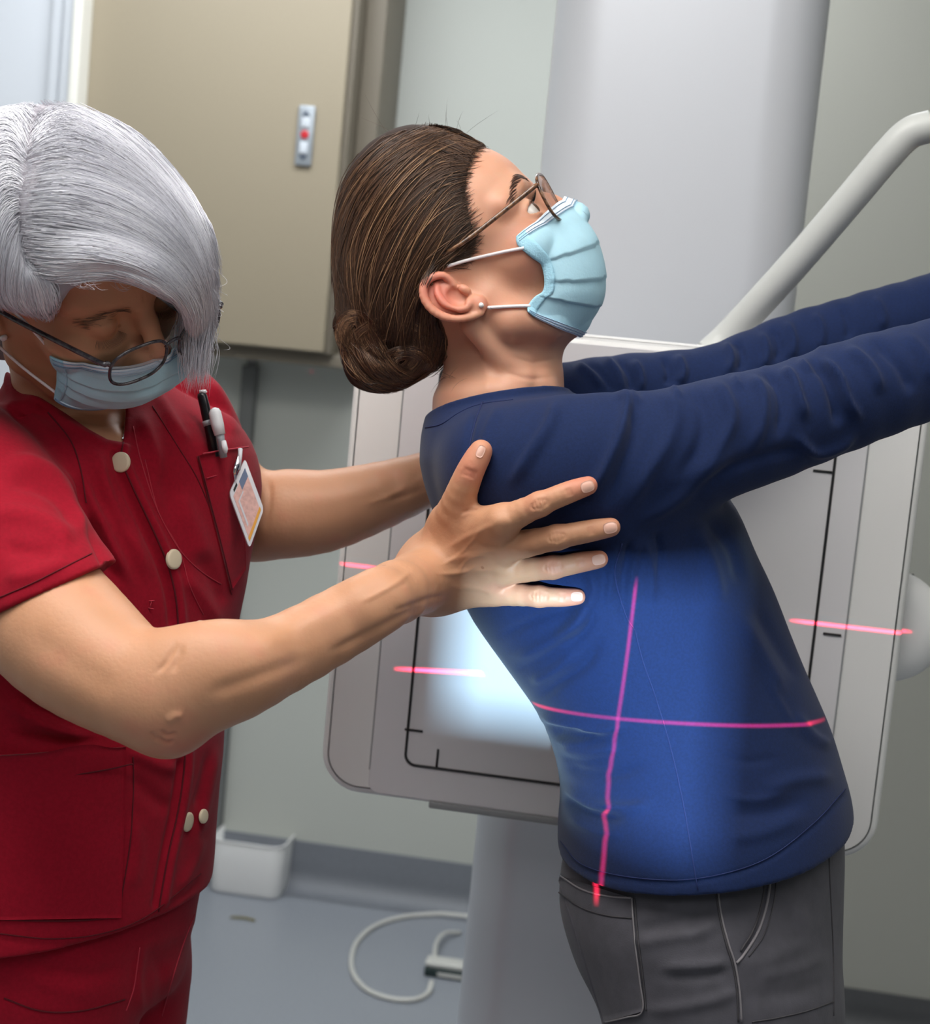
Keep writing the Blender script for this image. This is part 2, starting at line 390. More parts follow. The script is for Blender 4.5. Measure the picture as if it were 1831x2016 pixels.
# column
yc = yp + 0.20
tl = on_plane(1083, 5, 1, yc)[0]; trt = on_plane(1640, 5, 1, yc)[0]
lo_ = on_plane(890, 2000, 1, yc)[0]
tl = (tl + lo_) / 2
lv = [(0.0, rrect((tl + trt) / 2, yc + 0.16, (trt - tl) / 2, .16, .07, 14)), (ZC - 0.01, rrect((tl + trt) / 2, yc + 0.16, (trt - tl) / 2, .16, .07, 14))]
lv = [lv[0], (0.004, lv[0][1]), (ZC - 0.014, lv[1][1]), lv[1]]
co = new_mesh('column', *ring_loft(lv), m_alu, st, local=False); co['label'] = 'tall satin grey column with rounded edges'
box('carriage', tl + 0.04, trt - 0.04, yp + 0.076, yc - 0.0005, PB + 0.10, PT - 0.10, m_seam, st, 0.01)
# top face plate edge
slab('top_cover', PL + 0.24, PR - 0.05, PT - 0.012, PT + 0.006, 0.004, yp + 0.010, yp + 0.072, 0.003, m_white, st)
# round hub on the right flank of the housing
hc = on_plane(1760, 1236, 1, yp + 0.05)
V = []; n = 40; rad = 0.060
prof = [(rad * .98, -0.016), (rad, -0.008), (rad, 0.008), (rad * .9, 0.02), (rad * .5, 0.026), (0.001, 0.027)]
for rr_, yo in prof:
    for k in range(n):
        a = 2 * math.pi * k / n; V.append((hc[0] - 0.004 + rr_ * math.cos(a), hc[1] + 0.012 - yo, hc[2] + rr_ * math.sin(a)))
Fc = [(i * n + k, i * n + (k + 1) % n, (i + 1) * n + (k + 1) % n, (i + 1) * n + k) for i in range(len(prof) - 1) for k in range(n)] + [tuple(range(n))[::-1]]
hb = new_mesh('side_hub', V, Fc, m_white, st, local=False); hb['label'] = 'round white hub behind the right edge'
V, Fc = tube_vf(catmull([W(1797, 1130, 1.79), W(1800, 1145, 1.79), W(1800, 1165, 1.79)], 8), 0.0012, 6)
new_mesh('hub_mark', V, Fc, m_black, st, local=False)
# patient handle: bent grey tube with a yellow grip
a0 = np.array([on_plane(1392, 712, 1, yp + 0.04)[0], yp + 0.04, PT - 0.004])
hpts = [w2loc(a0), P(1440, 655, 1.76), P(1560, 525, 1.72), P(1680, 385, 1.68), P(1745, 308, 1.66), P(1790, 263, 1.65), P(1835, 248, 1.645), P(1900, 262, 1.64), P(1990, 330, 1.64)]
m_tube = mat('handle_grey_coating', s2l(196, 198, 196), 0.38)
hd = tag(new_mesh('arm_handle', *tube_vf(catmull(hpts[:7], 60), 0.0163, 20), m_tube, None), 'bent grey tube handle rising from the detector panel top', 'handle')
m_yel = mat('yellow_grip', s2l(232, 208, 40), 0.45)
gp = new_mesh('handle_grip', *tube_vf(catmull(hpts[6:], 24), 0.0172, 20), m_yel, hd)
gp['label'] = 'yellow grip'

# ================================================================== COLLIMATOR LIGHT FIELD AND POSITIONING LASERS
def gobo(name, pos, power, color, rects, aim_axis=None):
    """a projector lamp behind shutters: rects are (u0,u1,v0,v1,soft,weight) in tangents of the lamp's own frame"""
    d = bpy.data.lights.new(name, 'SPOT'); d.spot_size = math.radians(100); d.spot_blend = 0; d.shadow_soft_size = 0.001
    d.energy = power; d.color = color; d.use_nodes = True
    o = bpy.data.objects.new(name, d); COL.objects.link(o); o.location = pos
    o.rotation_euler = (math.pi / 2, 0, 0)
    nt = d.node_tree; N = nt.nodes; L = nt.links; em = N['Emission']
    tc = N.new('ShaderNodeTexCoord'); sp_ = N.new('ShaderNodeSeparateXYZ'); L.new(tc.outputs['Normal'], sp_.inputs[0])
    def mth(op, a, b=None, clamp=False):
        n = N.new('ShaderNodeMath'); n.operation = op; n.use_clamp = clamp
        for i, q in enumerate((a, b)):
            if q is None: continue
            if isinstance(q, (int, float)): n.inputs[i].default_value = q
            else: L.new(q, n.inputs[i])
        return n.outputs[0]
    nz = mth('MULTIPLY', sp_.outputs[2], -1.0)
    u = mth('DIVIDE', sp_.outputs[0], nz); v = mth('DIVIDE', sp_.outputs[1], nz); tot = None
    for (u0, u1, v0, v1, s, wgt) in rects:
        su, sv = s if isinstance(s, tuple) else (s, s)
        def edge(x, lo, hi, s_):
            a = mth('DIVIDE', mth('SUBTRACT', x, lo - s_ / 2), s_, True); b = mth('DIVIDE', mth('SUBTRACT', hi + s_ / 2, x), s_, True)
            return mth('MULTIPLY', a, b)
        m_ = mth('MULTIPLY', mth('MULTIPLY', edge(u, u0, u1, su), edge(v, v0, v1, sv)), wgt)
        tot = m_ if tot is None else mth('ADD', tot, m_)
    L.new(tot, em.inputs['Strength'])
    return o
def uv_from(pos, px, py, d):
    q = W(px, py, d) - np.array(pos); return q[0] / q[1], q[2] / q[1]
S1 = loc2w(np.array([0.05, -0.38, -0.02])); S2 = loc2w(np.array([0.25, -0.15, -0.02]))
uL = uv_from(S1, 895, 1330, 1.76)[0]; uR = uv_from(S1, 1425, 1400, 1.33)[0]
vT = uv_from(S1, 1300, 1148, 1.33)[1]; vB = uv_from(S1, 1290, 1672, 1.34)[1]
gobo('collimator_lamp', S1, 250, (0.50, 0.78, 1.0), [(uL, uR, vB, vT, 0.035, 1.0)])
uV = uv_from(S2, 1239, 1425, 1.32)[0]; vH = uv_from(S2, 1212, 1425, 1.32)[1]
vVt = uv_from(S2, 1243, 1150, 1.33)[1]; vVb = uv_from(S2, 1175, 1785, 1.33)[1]
uHr = uv_from(S2, 1610, 1405, 1.42)[0]; uHl = uv_from(S2, 815, 1325, 1.76)[0]
LW = 0.0010
vX = uv_from(S2, 1700, 1236, 1.74)[1]; uX0 = uv_from(S2, 1562, 1218, 1.76)[0]; uX1 = uv_from(S2, 1780, 1246, 1.76)[0]
uY0 = uv_from(S2, 662, 1110, 1.76)[0]; uY1 = uv_from(S2, 760, 1120, 1.76)[0]
gobo('positioning_laser', S2, 2600, (1.0, 0.02, 0.07), [(uV - LW, uV + LW, vVb, vVt, (0.0012, 0.01), 1.0),
    (uX0, uX1, vX - LW * .8, vX + LW * .8, (0.01, 0.0012), 0.45)])
q0, q1_, vY = uv_from(S1, 674, 1110, 1.80)[0], uv_from(S1, 737, 1118, 1.80)[0], uv_from(S1, 700, 1114, 1.80)[1]
gobo('positioning_laser', S1, 2200, (1.0, 0.02, 0.07), [(q0, q1_, vY - LW * .8, vY + LW * .8, (0.01, 0.0012), 0.45)])
lh = gobo('positioning_laser', S2, 2600, (1.0, 0.02, 0.07), [(uHl, uHr, vH - LW, vH + LW, (0.02, 0.0012), 1.0)])
# the line lamp is turned a little about its own axis
TL = math.radians(4); axis_pt = (uV, vH)
lh.rotation_euler = (math.pi / 2, 0, 0); lh.matrix_world = Matrix.Translation(Vector(S2)) @ Matrix.Rotation(math.pi / 2, 4, 'X')
n_ax = Vector((uV, 1.0, vH)).normalized(); lh.matrix_world = Matrix.Translation(Vector(S2)) @ Matrix.Rotation(-TL, 4, n_ax) @ Matrix.Rotation(math.pi / 2, 4, 'X')
# ================================================================== SCULPTING: signed distance shapes turned into one skin
def smin(a, b, k):
    if k <= 0: return np.minimum(a, b)
    h = np.clip(0.5 + 0.5 * (b - a) / k, 0, 1); return b * (1 - h) + a * h - k * h * (1 - h)
def smax(a, b, k): return -smin(-a, -b, k)
def s_sphere(p, c, r): return np.linalg.norm(p - c, axis=1) - r
def s_ell(p, c, r, R=None):
    q = p - c
    if R is not None: q = q @ R          # columns of R are the ellipsoid's own axes
    r = np.asarray(r, float)
    k0 = np.linalg.norm(q / r, axis=1); k1 = np.linalg.norm(q / (r * r), axis=1)
    return k0 * (k0 - 1) / np.maximum(k1, 1e-9)
def s_tube(p, pts, rad, k=0.0, n=None):
    """tube with a varying radius, smoothly joined"""
    pts = np.asarray(pts, float); rad = np.broadcast_to(np.asarray(rad, float), (len(pts),)).astype(float)
    if n:
        a = catmull(np.column_stack([pts, rad]), n); pts, rad = a[:, :3], a[:, 3]
    out = None
    for i in range(len(pts) - 1):
        ab = pts[i + 1] - pts[i]; t = np.clip(((p - pts[i]) @ ab) / (ab @ ab + 1e-12), 0, 1)
        d = np.linalg.norm(p - pts[i] - t[:, None] * ab, axis=1) - (rad[i] + (rad[i + 1] - rad[i]) * t)
        out = d if out is None else smin(out, d, k)
    return out
def s_etube(p, pts, r1, r2, e1, n=16, k=0.004, r_end=None, sq=2.0, dirs=None):
    """tube with an oval section: r1 along e1, r2 across it; sq>2 makes the oval squarer"""
    n = max(28, n * 2); A = catmull(np.column_stack([pts, r1, r2]), n); m = len(A) - 1
    Tg = np.gradient(A[:, :3], axis=0); Tg /= np.linalg.norm(Tg, axis=1)[:, None]
    if dirs is not None: Tg = catmull(dirs, n); Tg /= np.linalg.norm(Tg, axis=1)[:, None]
    for _ in range(3): Tg[1:-1] = .25 * Tg[:-2] + .5 * Tg[1:-1] + .25 * Tg[2:]
    best = np.full(len(p), 1e9); bi = np.zeros(len(p), int); bt = np.zeros(len(p))
    for i in range(m):
        # split space by planes that turn smoothly with the spine
        ta, tb = Tg[i], Tg[i + 1]; sa = (p - A[i, :3]) @ ta; sb = (p - A[i + 1, :3]) @ tb
        t0_ = sa / np.where(np.abs(sa - sb) < 1e-9, 1e-9, sa - sb); t = np.clip(t0_, 0, 1)
        c = A[i, :3] + t[:, None] * (A[i + 1, :3] - A[i, :3]); d = ((p - c) ** 2).sum(1) + np.where(np.abs(t0_ - t) > 1e-7, 50.0, 0.0); u = d < best
        best[u] = d[u]; bi[u] = i; bt[u] = t[u]
    e1_, e2_ = (p - A[0, :3]) @ Tg[0], (p - A[-1, :3]) @ Tg[-1]; lo_e, hi_e = (best > 40) & (e1_ < 0), (best > 40) & (e2_ > 0) & ~(e1_ < 0)
    bi[lo_e] = 0; bt[lo_e] = 0; bi[hi_e] = m - 1; bt[hi_e] = 1
    f = bt[:, None]; R = A[bi] * (1 - f) + A[bi + 1] * f; T = Tg[bi] * (1 - f) + Tg[bi + 1] * f; T /= np.linalg.norm(T, axis=1)[:, None]
    U = e1 - T * (T @ e1)[:, None]; U /= np.linalg.norm(U, axis=1)[:, None]; Wv = np.cross(T, U); q = p - R[:, :3]
    ra, rb = R[:, 3], R[:, 4]; rc = r_end or np.minimum(ra, rb) * 0.6
    x, y, c = (q * U).sum(1), (q * Wv).sum(1), (q * T).sum(1); X, Y = np.abs(x) / ra, np.abs(y) / rb; rm = np.minimum(ra, rb)
    k0 = np.sqrt(X * X + Y * Y) if sq == 2.0 else (X ** sq + Y ** sq) ** (1 / sq)
    k1 = np.sqrt((X / ra) ** 2 + (Y / rb) ** 2)
    d = np.where(k0 < 0.05, -rm * (1 - k0), k0 * (k0 - 1) / np.maximum(k1, 1e-9))
    ends = ((bi == 0) & (bt <= 0)) | ((bi == m - 1) & (bt >= 1)); ce = np.abs(c) - rc * 0.8
    e_ = np.where(ends, ce, -1.0); kk = rc * 0.7; h = np.clip(0.5 + 0.5 * (d - e_) / kk, 0, 1)
    return np.where(ends, d * h + e_ * (1 - h) + kk * h * (1 - h), d)

def s_half(p, pt, n): return (p - pt) @ (np.asarray(n, float) / np.linalg.norm(n))
def poly_sdf(q, poly):
    """signed distance to a 2-D polygon, negative inside"""
    poly = np.asarray(poly, float); d = np.full(len(q), 1e18); s = np.ones(len(q)); n = len(poly)
    for i in range(n):
        a, b = poly[i], poly[i - 1]; e = b - a; w = q - a
        t = np.clip((w @ e) / (e @ e), 0, 1); dd = w - t[:, None] * e; d = np.minimum(d, (dd * dd).sum(1))
        c1 = q[:, 1] >= a[1]; c2 = q[:, 1] < b[1]; c3 = e[0] * w[:, 1] > e[1] * w[:, 0]
        flip = (c1 & c2 & c3) | (~c1 & ~c2 & ~c3); s = np.where(flip, -s, s)
    return s * np.sqrt(d)

from concurrent.futures import ThreadPoolExecutor
POOL = ThreadPoolExecutor(4)
def feval(f, p, ch=30000):
    return np.concatenate(list(POOL.map(f, [p[i:i + ch] for i in range(0, len(p), ch)]))) if len(p) else np.zeros(0)
def mesh_sdf(f, lo, hi, h, project=2):
    """sample f in the box, build quads around its zero surface and pull the points on to it"""
    lo = np.asarray(lo, float); hi = np.asarray(hi, float); S = 4
    nc = np.ceil((hi - lo) / (h * S)).astype(int) + 1
    g = np.stack(np.meshgrid(*[lo[i] + np.arange(nc[i] + 1) * h * S for i in range(3)], indexing='ij'), -1)
    cv = feval(f, g.reshape(-1, 3)).reshape(nc + 1).astype(np.float32)
    mn = np.abs(cv[:-1, :-1, :-1]); sg = cv[:-1, :-1, :-1] < 0; mixed = np.zeros_like(sg)
    for dx in (0, 1):
        for dy in (0, 1):
            for dz in (0, 1):
                c = cv[dx:nc[0] + dx, dy:nc[1] + dy, dz:nc[2] + dz]
                mn = np.minimum(mn, np.abs(c)); mixed |= (c < 0) != sg
    act = mixed | (mn < h * S * 1.3)
    nf = nc * S
    V = np.repeat(np.repeat(np.repeat(cv[:-1, :-1, :-1], S, 0), S, 1), S, 2)
    M = np.repeat(np.repeat(np.repeat(act, S, 0), S, 1), S, 2)
    idx = np.argwhere(M); V[M] = feval(f, lo + idx * h)
    ins = V < 0
    cs = np.zeros(nf - 1, np.int8)
    for dx in (0, 1):
        for dy in (0, 1):
            for dz in (0, 1): cs += ins[dx:nf[0] - 1 + dx, dy:nf[1] - 1 + dy, dz:nf[2] - 1 + dz]
    cells = np.argwhere((cs > 0) & (cs < 8)); vid = np.full(nf - 1, -1, np.int32); vid[tuple(cells.T)] = np.arange(len(cells))
    acc = np.zeros((len(cells), 3)); cnt = np.zeros(len(cells))
    for ax in range(3):
        o1, o2 = [a for a in range(3) if a != ax]
        for a in (0, 1):
            for b in (0, 1):
                p0 = cells.copy(); p0[:, o1] += a; p0[:, o2] += b; p1 = p0.copy(); p1[:, ax] += 1
                v0 = V[tuple(p0.T)]; v1 = V[tuple(p1.T)]; cr = (v0 < 0) != (v1 < 0)
                t = np.where(cr, v0 / np.where(cr, v0 - v1, 1), 0)
                q = p0.astype(float); q[:, ax] += t; acc[cr] += q[cr]; cnt += cr
    pts = lo + acc / cnt[:, None] * h; Q = []
    for ax in range(3):
        o1, o2 = (ax + 1) % 3, (ax + 2) % 3
        sl0 = [slice(1, n - 1) for n in nf]; sl1 = list(sl0)
        sl0[ax] = slice(0, nf[ax] - 1); sl1[ax] = slice(1, nf[ax])
        a = ins[tuple(sl0)]; b = ins[tuple(sl1)]; e = np.argwhere(a != b)
        st_ = a[tuple(e.T)]; off = [1, 1, 1]; off[ax] = 0; e = e + off
        c = []
        for d1, d2 in ((-1, -1), (0, -1), (0, 0), (-1, 0)):
            q = e.copy(); q[:, o1] += d1; q[:, o2] += d2; c.append(vid[tuple(q.T)])
        c = np.stack(c, 1); c = np.where(st_[:, None], c, c[:, ::-1]); Q.append(c)
    Q = np.vstack(Q); Q = Q[(Q >= 0).all(1)]
    for _ in range(project):
        gr = grad(f, pts, h * 0.5); d = feval(f, pts); L2 = np.maximum((gr * gr).sum(1), 0.05)
        st2 = np.clip(d / L2, -h, h)
        pts = pts - gr * st2[:, None] * 0.9
    return pts, Q
def grad(f, p, e):
    return np.stack([(feval(f, p + e * a) - feval(f, p - e * a)) / (2 * e) for a in np.eye(3)], 1)
def vnormals(v, q):
    n = np.zeros_like(v); fn_ = np.cross(v[q[:, 2]] - v[q[:, 0]], v[q[:, 3]] - v[q[:, 1]])
    for k in range(4):
        for a in range(3): n[:, a] += np.bincount(q[:, k], fn_[:, a], len(v))
    return n / (np.linalg.norm(n, axis=1)[:, None] + 1e-12)
def relax(v, q, it=1, s=0.5):
    for _ in range(it):
        a = np.zeros_like(v); c = np.zeros(len(v))
        for k in range(4):
            for j in ((k + 1) % 4, (k + 3) % 4):
                for x in range(3): a[:, x] += np.bincount(q[:, k], v[q[:, j], x], len(v))
                c += np.bincount(q[:, k], minlength=len(v))
        v = v + s * (a / np.maximum(c, 1)[:, None] - v)
    return v
def keep_big(v, q, frac=0.02):
    return v, q
def folds(v, q, items, facing=(-0.25, 0.25), nrm=None):
    """cloth folds, tendons and creases: items are (pixel polyline, height m, width px[, end taper])"""
    n = vnormals(v, q) if nrm is None else nrm
    vd = -v / np.linalg.norm(v, axis=1)[:, None]; fc = (n * vd).sum(1)
    w0 = np.clip((fc - facing[0]) / (facing[1] - facing[0]), 0, 1); px = pix(v); disp = np.zeros(len(v))
    for it in items:
        line = catmull(np.asarray(it[0], float), max(8, 6 * len(it[0]))); amp, wd = it[1], it[2]; tp = it[3] if len(it) > 3 else 0.25
        lo = line.min(0) - 3.2 * wd; hi = line.max(0) + 3.2 * wd
        s = np.nonzero(((px > lo) & (px < hi)).all(1) & (w0 > 0))[0]
        if not len(s): continue
        bd = np.full(len(s), 1e9); bt = np.zeros(len(s)); m = len(line) - 1
        for i in range(m):
            a, b = line[i], line[i + 1]; e = b - a; w = px[s] - a; t = np.clip((w @ e) / (e @ e + 1e-9), 0, 1)
            d = np.linalg.norm(w - t[:, None] * e, axis=1); c = d < bd; bd[c] = d[c]; bt[c] = (i + t[c]) / m
        tap = np.clip(np.minimum(bt, 1 - bt) / tp, 0, 1) if tp else np.ones(len(s)); tap = tap * tap * (3 - 2 * tap)
        disp[s] += amp * np.exp(-(bd / wd) ** 2) * tap
    return v + n * (disp * w0)[:, None]
def noise3(p, scale, seed=0, oct_=2):
    r = np.random.default_rng(seed); out = np.zeros(len(p)); a = 1.0
    for o in range(oct_):
        for _ in range(5):
            d = r.normal(size=3); d /= np.linalg.norm(d); out += a * np.sin(p @ d * scale * 6.283 * (0.7 + 0.6 * r.random()) + r.random() * 6.28) / 3
        scale *= 2.1; a *= 0.5
    return out

class Surf:
    """a finished skin the other pieces can be laid on, in the camera frame"""
    def __init__(s, v, q): s.v = v; s.q = q; s.b = BVHTree.FromPolygons(v.tolist(), q.tolist())
    def hit(s, px, py):
        d = Vector(P(px, py, 1.0)).normalized(); r = s.b.ray_cast(Vector((0, 0, 0)), d)
        if r[0] is None: return None
        n = np.array(r[1]); p = np.array(r[0])
        if n @ p > 0: n = -n
        return p, n
    def near(s, p):
        r = s.b.find_nearest(Vector(p)); return np.array(r[0]), np.array(r[1])
    def line(s, pl, n=30, off=0.0005):
        o = []
        for x, y in catmull(np.asarray(pl, float), n):
            h = s.hit(x, y)
            if h: o.append(h[0] + h[1] * off)
        return np.array(o)
def multi(surfs, px, py):
    best = None
    for s in surfs:
        h = s.hit(px, py)
        if h and (best is None or -h[0][2] < -best[0][2]): best = h
    return best
def seam(name, surf, pl, r, m, parent, n=40, off=0.0003, sides=5):
    L = surf.line(pl, n, off)
    if len(L) < 3: return None
    for _ in range(2): L[1:-1] = 0.25 * L[:-2] + 0.5 * L[1:-1] + 0.25 * L[2:]
    return new_mesh(name, *tube_vf(L, r, sides), m, parent)
def patch(name, surf, corners, t, m, parent, nu=24, nv=24, off=0.0006, bow=0.0, smooth_it=2):
    """cloth piece (pocket, flap) sewn on a skin: corners are four pixel points, clockwise from top left"""
    a, b, c, d = [np.array(x, float) for x in corners]; G = np.full((nu, nv, 3), np.nan); Nn = np.zeros((nu, nv, 3))
    for i in range(nu):
        for j in range(nv):
            u, v = i / (nu - 1), j / (nv - 1); p = (a * (1 - u) + b * u) * (1 - v) + (d * (1 - u) + c * u) * v
            h = surf.hit(*p)
            if h: G[i, j], Nn[i, j] = h
    ok = ~np.isnan(G[..., 0])
    if not ok.any(): return None
    gi = np.argwhere(ok)
    for i, j in np.argwhere(~ok):
        k = gi[np.abs(gi - [i, j]).sum(1).argmin()]; G[i, j] = G[k[0], k[1]]; Nn[i, j] = Nn[k[0], k[1]]
    for _ in range(smooth_it):
        for A in (G, Nn): A[1:-1, 1:-1] = 0.2 * (A[1:-1, 1:-1] + A[:-2, 1:-1] + A[2:, 1:-1] + A[1:-1, :-2] + A[1:-1, 2:])
    Nn /= np.linalg.norm(Nn, axis=2)[..., None]
    lift = off + t + bow * np.outer(np.sin(np.linspace(0, math.pi, nu)), np.exp(-np.linspace(0, 4, nv)))
    top = (G + Nn * lift[..., None]).reshape(-1, 3); bot = (G - Nn * 0.001).reshape(-1, 3); n = nu * nv
    Fc = []
    for i in range(nu - 1):
        for j in range(nv - 1):
            q = (i * nv + j, (i + 1) * nv + j, (i + 1) * nv + j + 1, i * nv + j + 1); Fc.append(q); Fc.append(tuple(x + n for x in q[::-1]))
    bd = [(i, 0) for i in range(nu)] + [(nu - 1, j) for j in range(1, nv)] + [(i, nv - 1) for i in range(nu - 2, -1, -1)] + [(0, j) for j in range(nv - 2, 0, -1)]
    ids = [i * nv + j for i, j in bd]
    for k in range(len(ids)):
        l = ids[(k + 1) % len(ids)]; Fc.append((ids[k], l, l + n, ids[k] + n))
    return new_mesh(name, np.vstack([top, bot]), Fc, m, parent)

def strands(name, curves, r, m, parent, tint=None, sides=3):
    """hair locks as fine tapered tubes; curves is an array (n, k, 3)"""
    C = np.asarray(curves); n, k, _ = C.shape
    T = np.gradient(C, axis=1); T /= np.linalg.norm(T, axis=2)[..., None] + 1e-12
    up = np.where(np.abs(T[..., 2:3]) > 0.9, np.array([1., 0, 0]), np.array([0, 0, 1.])); A = np.cross(T, up); A /= np.linalg.norm(A, axis=2)[..., None] + 1e-12
    B = np.cross(T, A); prof = np.clip(np.minimum(np.linspace(0.35, 4, k), np.linspace(3, 0.15, k)), 0, 1)
    rr = (np.broadcast_to(r, (n,))[:, None] * prof)[..., None]
    V = np.stack([C + rr * (math.cos(a) * A + math.sin(a) * B) for a in np.arange(sides) / sides * 2 * math.pi], 2).reshape(-1, 3)
    base = (np.arange(n) * k * sides)[:, None, None] + (np.arange(k - 1) * sides)[None, :, None] + np.arange(sides)[None, None, :]
    nxt = (np.arange(n) * k * sides)[:, None, None] + (np.arange(k - 1) * sides)[None, :, None] + (np.arange(sides) + 1)[None, None, :] % sides
    Q = np.stack([base, nxt, nxt + sides, base + sides], -1).reshape(-1, 4)
    t = rng.random(n) if tint is None else tint
    return new_mesh(name, V, Q, m, parent, attrs={'tint': np.repeat(t, k * sides)})
def comb(surfs, fam, count, k=16, jit=6.0, lift=(0.0005, 0.003), wav=0.0, clump=0, snapd=None):
    """combs hairs between the guide lines of a family (pixel polylines laid on the hair volume)"""
    G = [catmull(np.asarray(g, float), k) for g in fam]; out = []; t = np.linspace(0, 1, k)
    for _ in range(count):
        u = rng.random() * (len(G) - 1)
        if clump: u = np.clip(round(u * clump) / clump + rng.normal() * 0.25 / clump, 0, len(G) - 1.0001)
        i = min(int(u), len(G) - 2); f = u - i; fh = (math.sin(round(u * max(clump, 4) * 1.7) * 12.9898) * 43758.5453) % 1.0; c = G[i] * (1 - f) + G[i + 1] * f
        s0, s1 = rng.random() * 0.25, 1 - rng.random() * 0.22
        tt = s0 + (s1 - s0) * t; c = np.stack([np.interp(tt, t, c[:, a]) for a in (0, 1)], 1)
        off = rng.normal(size=2) * jit; bend = rng.normal(size=2) * jit * 0.7
        c = c + off + np.outer(np.sin(t * math.pi), bend)
        if wav: c = c + wav * np.outer(np.sin(t * (6 + 5 * rng.random()) + rng.random() * 6), rng.normal(size=2))
        l = lift[0] + (lift[1] - lift[0]) * rng.random(); pts = []; ok = True; last = None
        for x, y in c:
            h = multi(surfs, x, y)
            if h is None:
                dd = snapd if snapd else (1.5 if last is None else -last[0][2]); q_, n_ = surfs[0].near(P(x, y, dd))
                if np.linalg.norm(q_ - P(x, y, dd)) > 0.03: pts.append(None); continue
                pts.append(q_ + n_ * l); continue
            last = h; pts.append(h[0] + h[1] * l)
        fv = [q for q in pts if q is not None]
        if len(fv) < 4: continue
        a = np.array([q if q is not None else fv[0] for q in pts])
        if len(fv) < k: a = catmull(np.array(fv), k)
        for _ in range(2): a[1:-1] = 0.25 * a[:-2] + 0.5 * a[1:-1] + 0.25 * a[2:]
        if np.abs(np.diff(a[:, 2])).max() > 0.05: continue
        out.append(a); LASTU.append(fh + rng.normal() * .10)
    return np.array(out)
LASTU = []

# ------------------------------------------------------------------ heads and hands
class Frame:
    """a head's own axes: x forward, y to its left, z up"""
    def __init__(s, O, Fw, U):
        Fw = np.array(Fw, float); Fw /= np.linalg.norm(Fw); U = np.array(U, float); U -= Fw * (U @ Fw); U /= np.linalg.norm(U)
        s.O = np.array(O, float); s.R = np.stack([Fw, np.cross(U, Fw), U], 1)
    def to(s, p): return (p - s.O) @ s.R
    def out(s, q): return np.asarray(q, float) @ s.R.T + s.O
    def prof(s, px, py, y=0.0):
        """pixel -> (forward, up) on the plane y metres to the left of the head's middle plane"""
        d = P(px, py, 1.0); n = s.R[:, 1]; t = ((s.O + n * y) @ n) / (d @ n); q = s.to((d * t)[None])[0]; return q[0], q[2]
def ear_sdf(q, sg, flare=0.35):
    # ear of the side sg (-1 right, +1 left), q in head axes
    th = math.radians(14); a0 = q[:, 0] + 0.012; b0 = q[:, 2] - 0.002; y = q[:, 1] * sg
    a = a0 * math.cos(th) - b0 * math.sin(th) * -1; b = -a0 * math.sin(th) * 1 + b0 * math.cos(th)
    a = a0 * math.cos(th) + b0 * math.sin(th); b = b0 * math.cos(th) - a0 * math.sin(th)
    a, b, y0_ = a / 0.93, b / 0.93, y
    y = y - 0.0735 + np.clip(a, -0.03, 0.01) * flare
    p = np.stack([a, y, b], 1)
    def A(*l): return np.array([(x, yy_, z) for x, yy_, z in l])
    d = s_ell(p, np.array([-0.004, 0.000, 0.006]), (0.0155, 0.0042, 0.0225))
    d = smin(d, s_ell(p, np.array([0.003, 0.0005, -0.019]), (0.0095, 0.0038, 0.0115)), 0.006)
    hel = A((0.004, 0.000, 0.000), (0.0095, 0.002, 0.010), (0.0105, 0.005, 0.020), (0.004, 0.0068, 0.0280), (-0.006, 0.0072, 0.0292), (-0.0155, 0.0068, 0.0225), (-0.0205, 0.006, 0.010), (-0.0200, 0.005, -0.003), (-0.015, 0.004, -0.014), (-0.008, 0.003, -0.022), (0.0, 0.002, -0.028))
    d = smin(d, s_tube(p, hel, [0.002, 0.0028, 0.0032, 0.0034, 0.0034, 0.0034, 0.0034, 0.0032, 0.003, 0.003, 0.003], 0.001, n=26), 0.0016)
    ant = A((0.001, 0.004, 0.021), (-0.006, 0.0055, 0.014), (-0.0098, 0.006, 0.004), (-0.0092, 0.006, -0.006), (-0.004, 0.006, -0.0135), (0.003, 0.0045, -0.0155))
    d = smin(d, s_tube(p, ant, [0.0016, 0.0026, 0.003, 0.0028, 0.003, 0.0026], 0.001, n=16), 0.0022)
    d = smax(d, -s_ell(p, np.array([0.0008, 0.005, -0.002]), (0.0085, 0.0075, 0.0115)), 0.0025)
    d = smax(d, -s_tube(p, A((0.006, 0.006, 0.019), (-0.005, 0.008, 0.0225), (-0.0140, 0.0075, 0.014), (-0.0152, 0.007, 0.002), (-0.012, 0.006, -0.009)), 0.0022, n=12), 0.0022)
    d = smin(d, s_ell(p, np.array([0.0105, 0.0035, -0.004]), (0.0035, 0.0035, 0.006)), 0.003)
    d = smin(d, s_sphere(p, np.array([0.003, 0.0038, -0.0145]), 0.0035), 0.003)
    d = smin(d, s_ell(p, np.array([0.006, 0.002, -0.021]), (0.0075, 0.0042, 0.0075)), 0.003)
    back = s_tube(p, A((0.004, -0.010, 0.014), (0.003, -0.010, -0.010)), 0.008)
    return smin(d, back, 0.004)
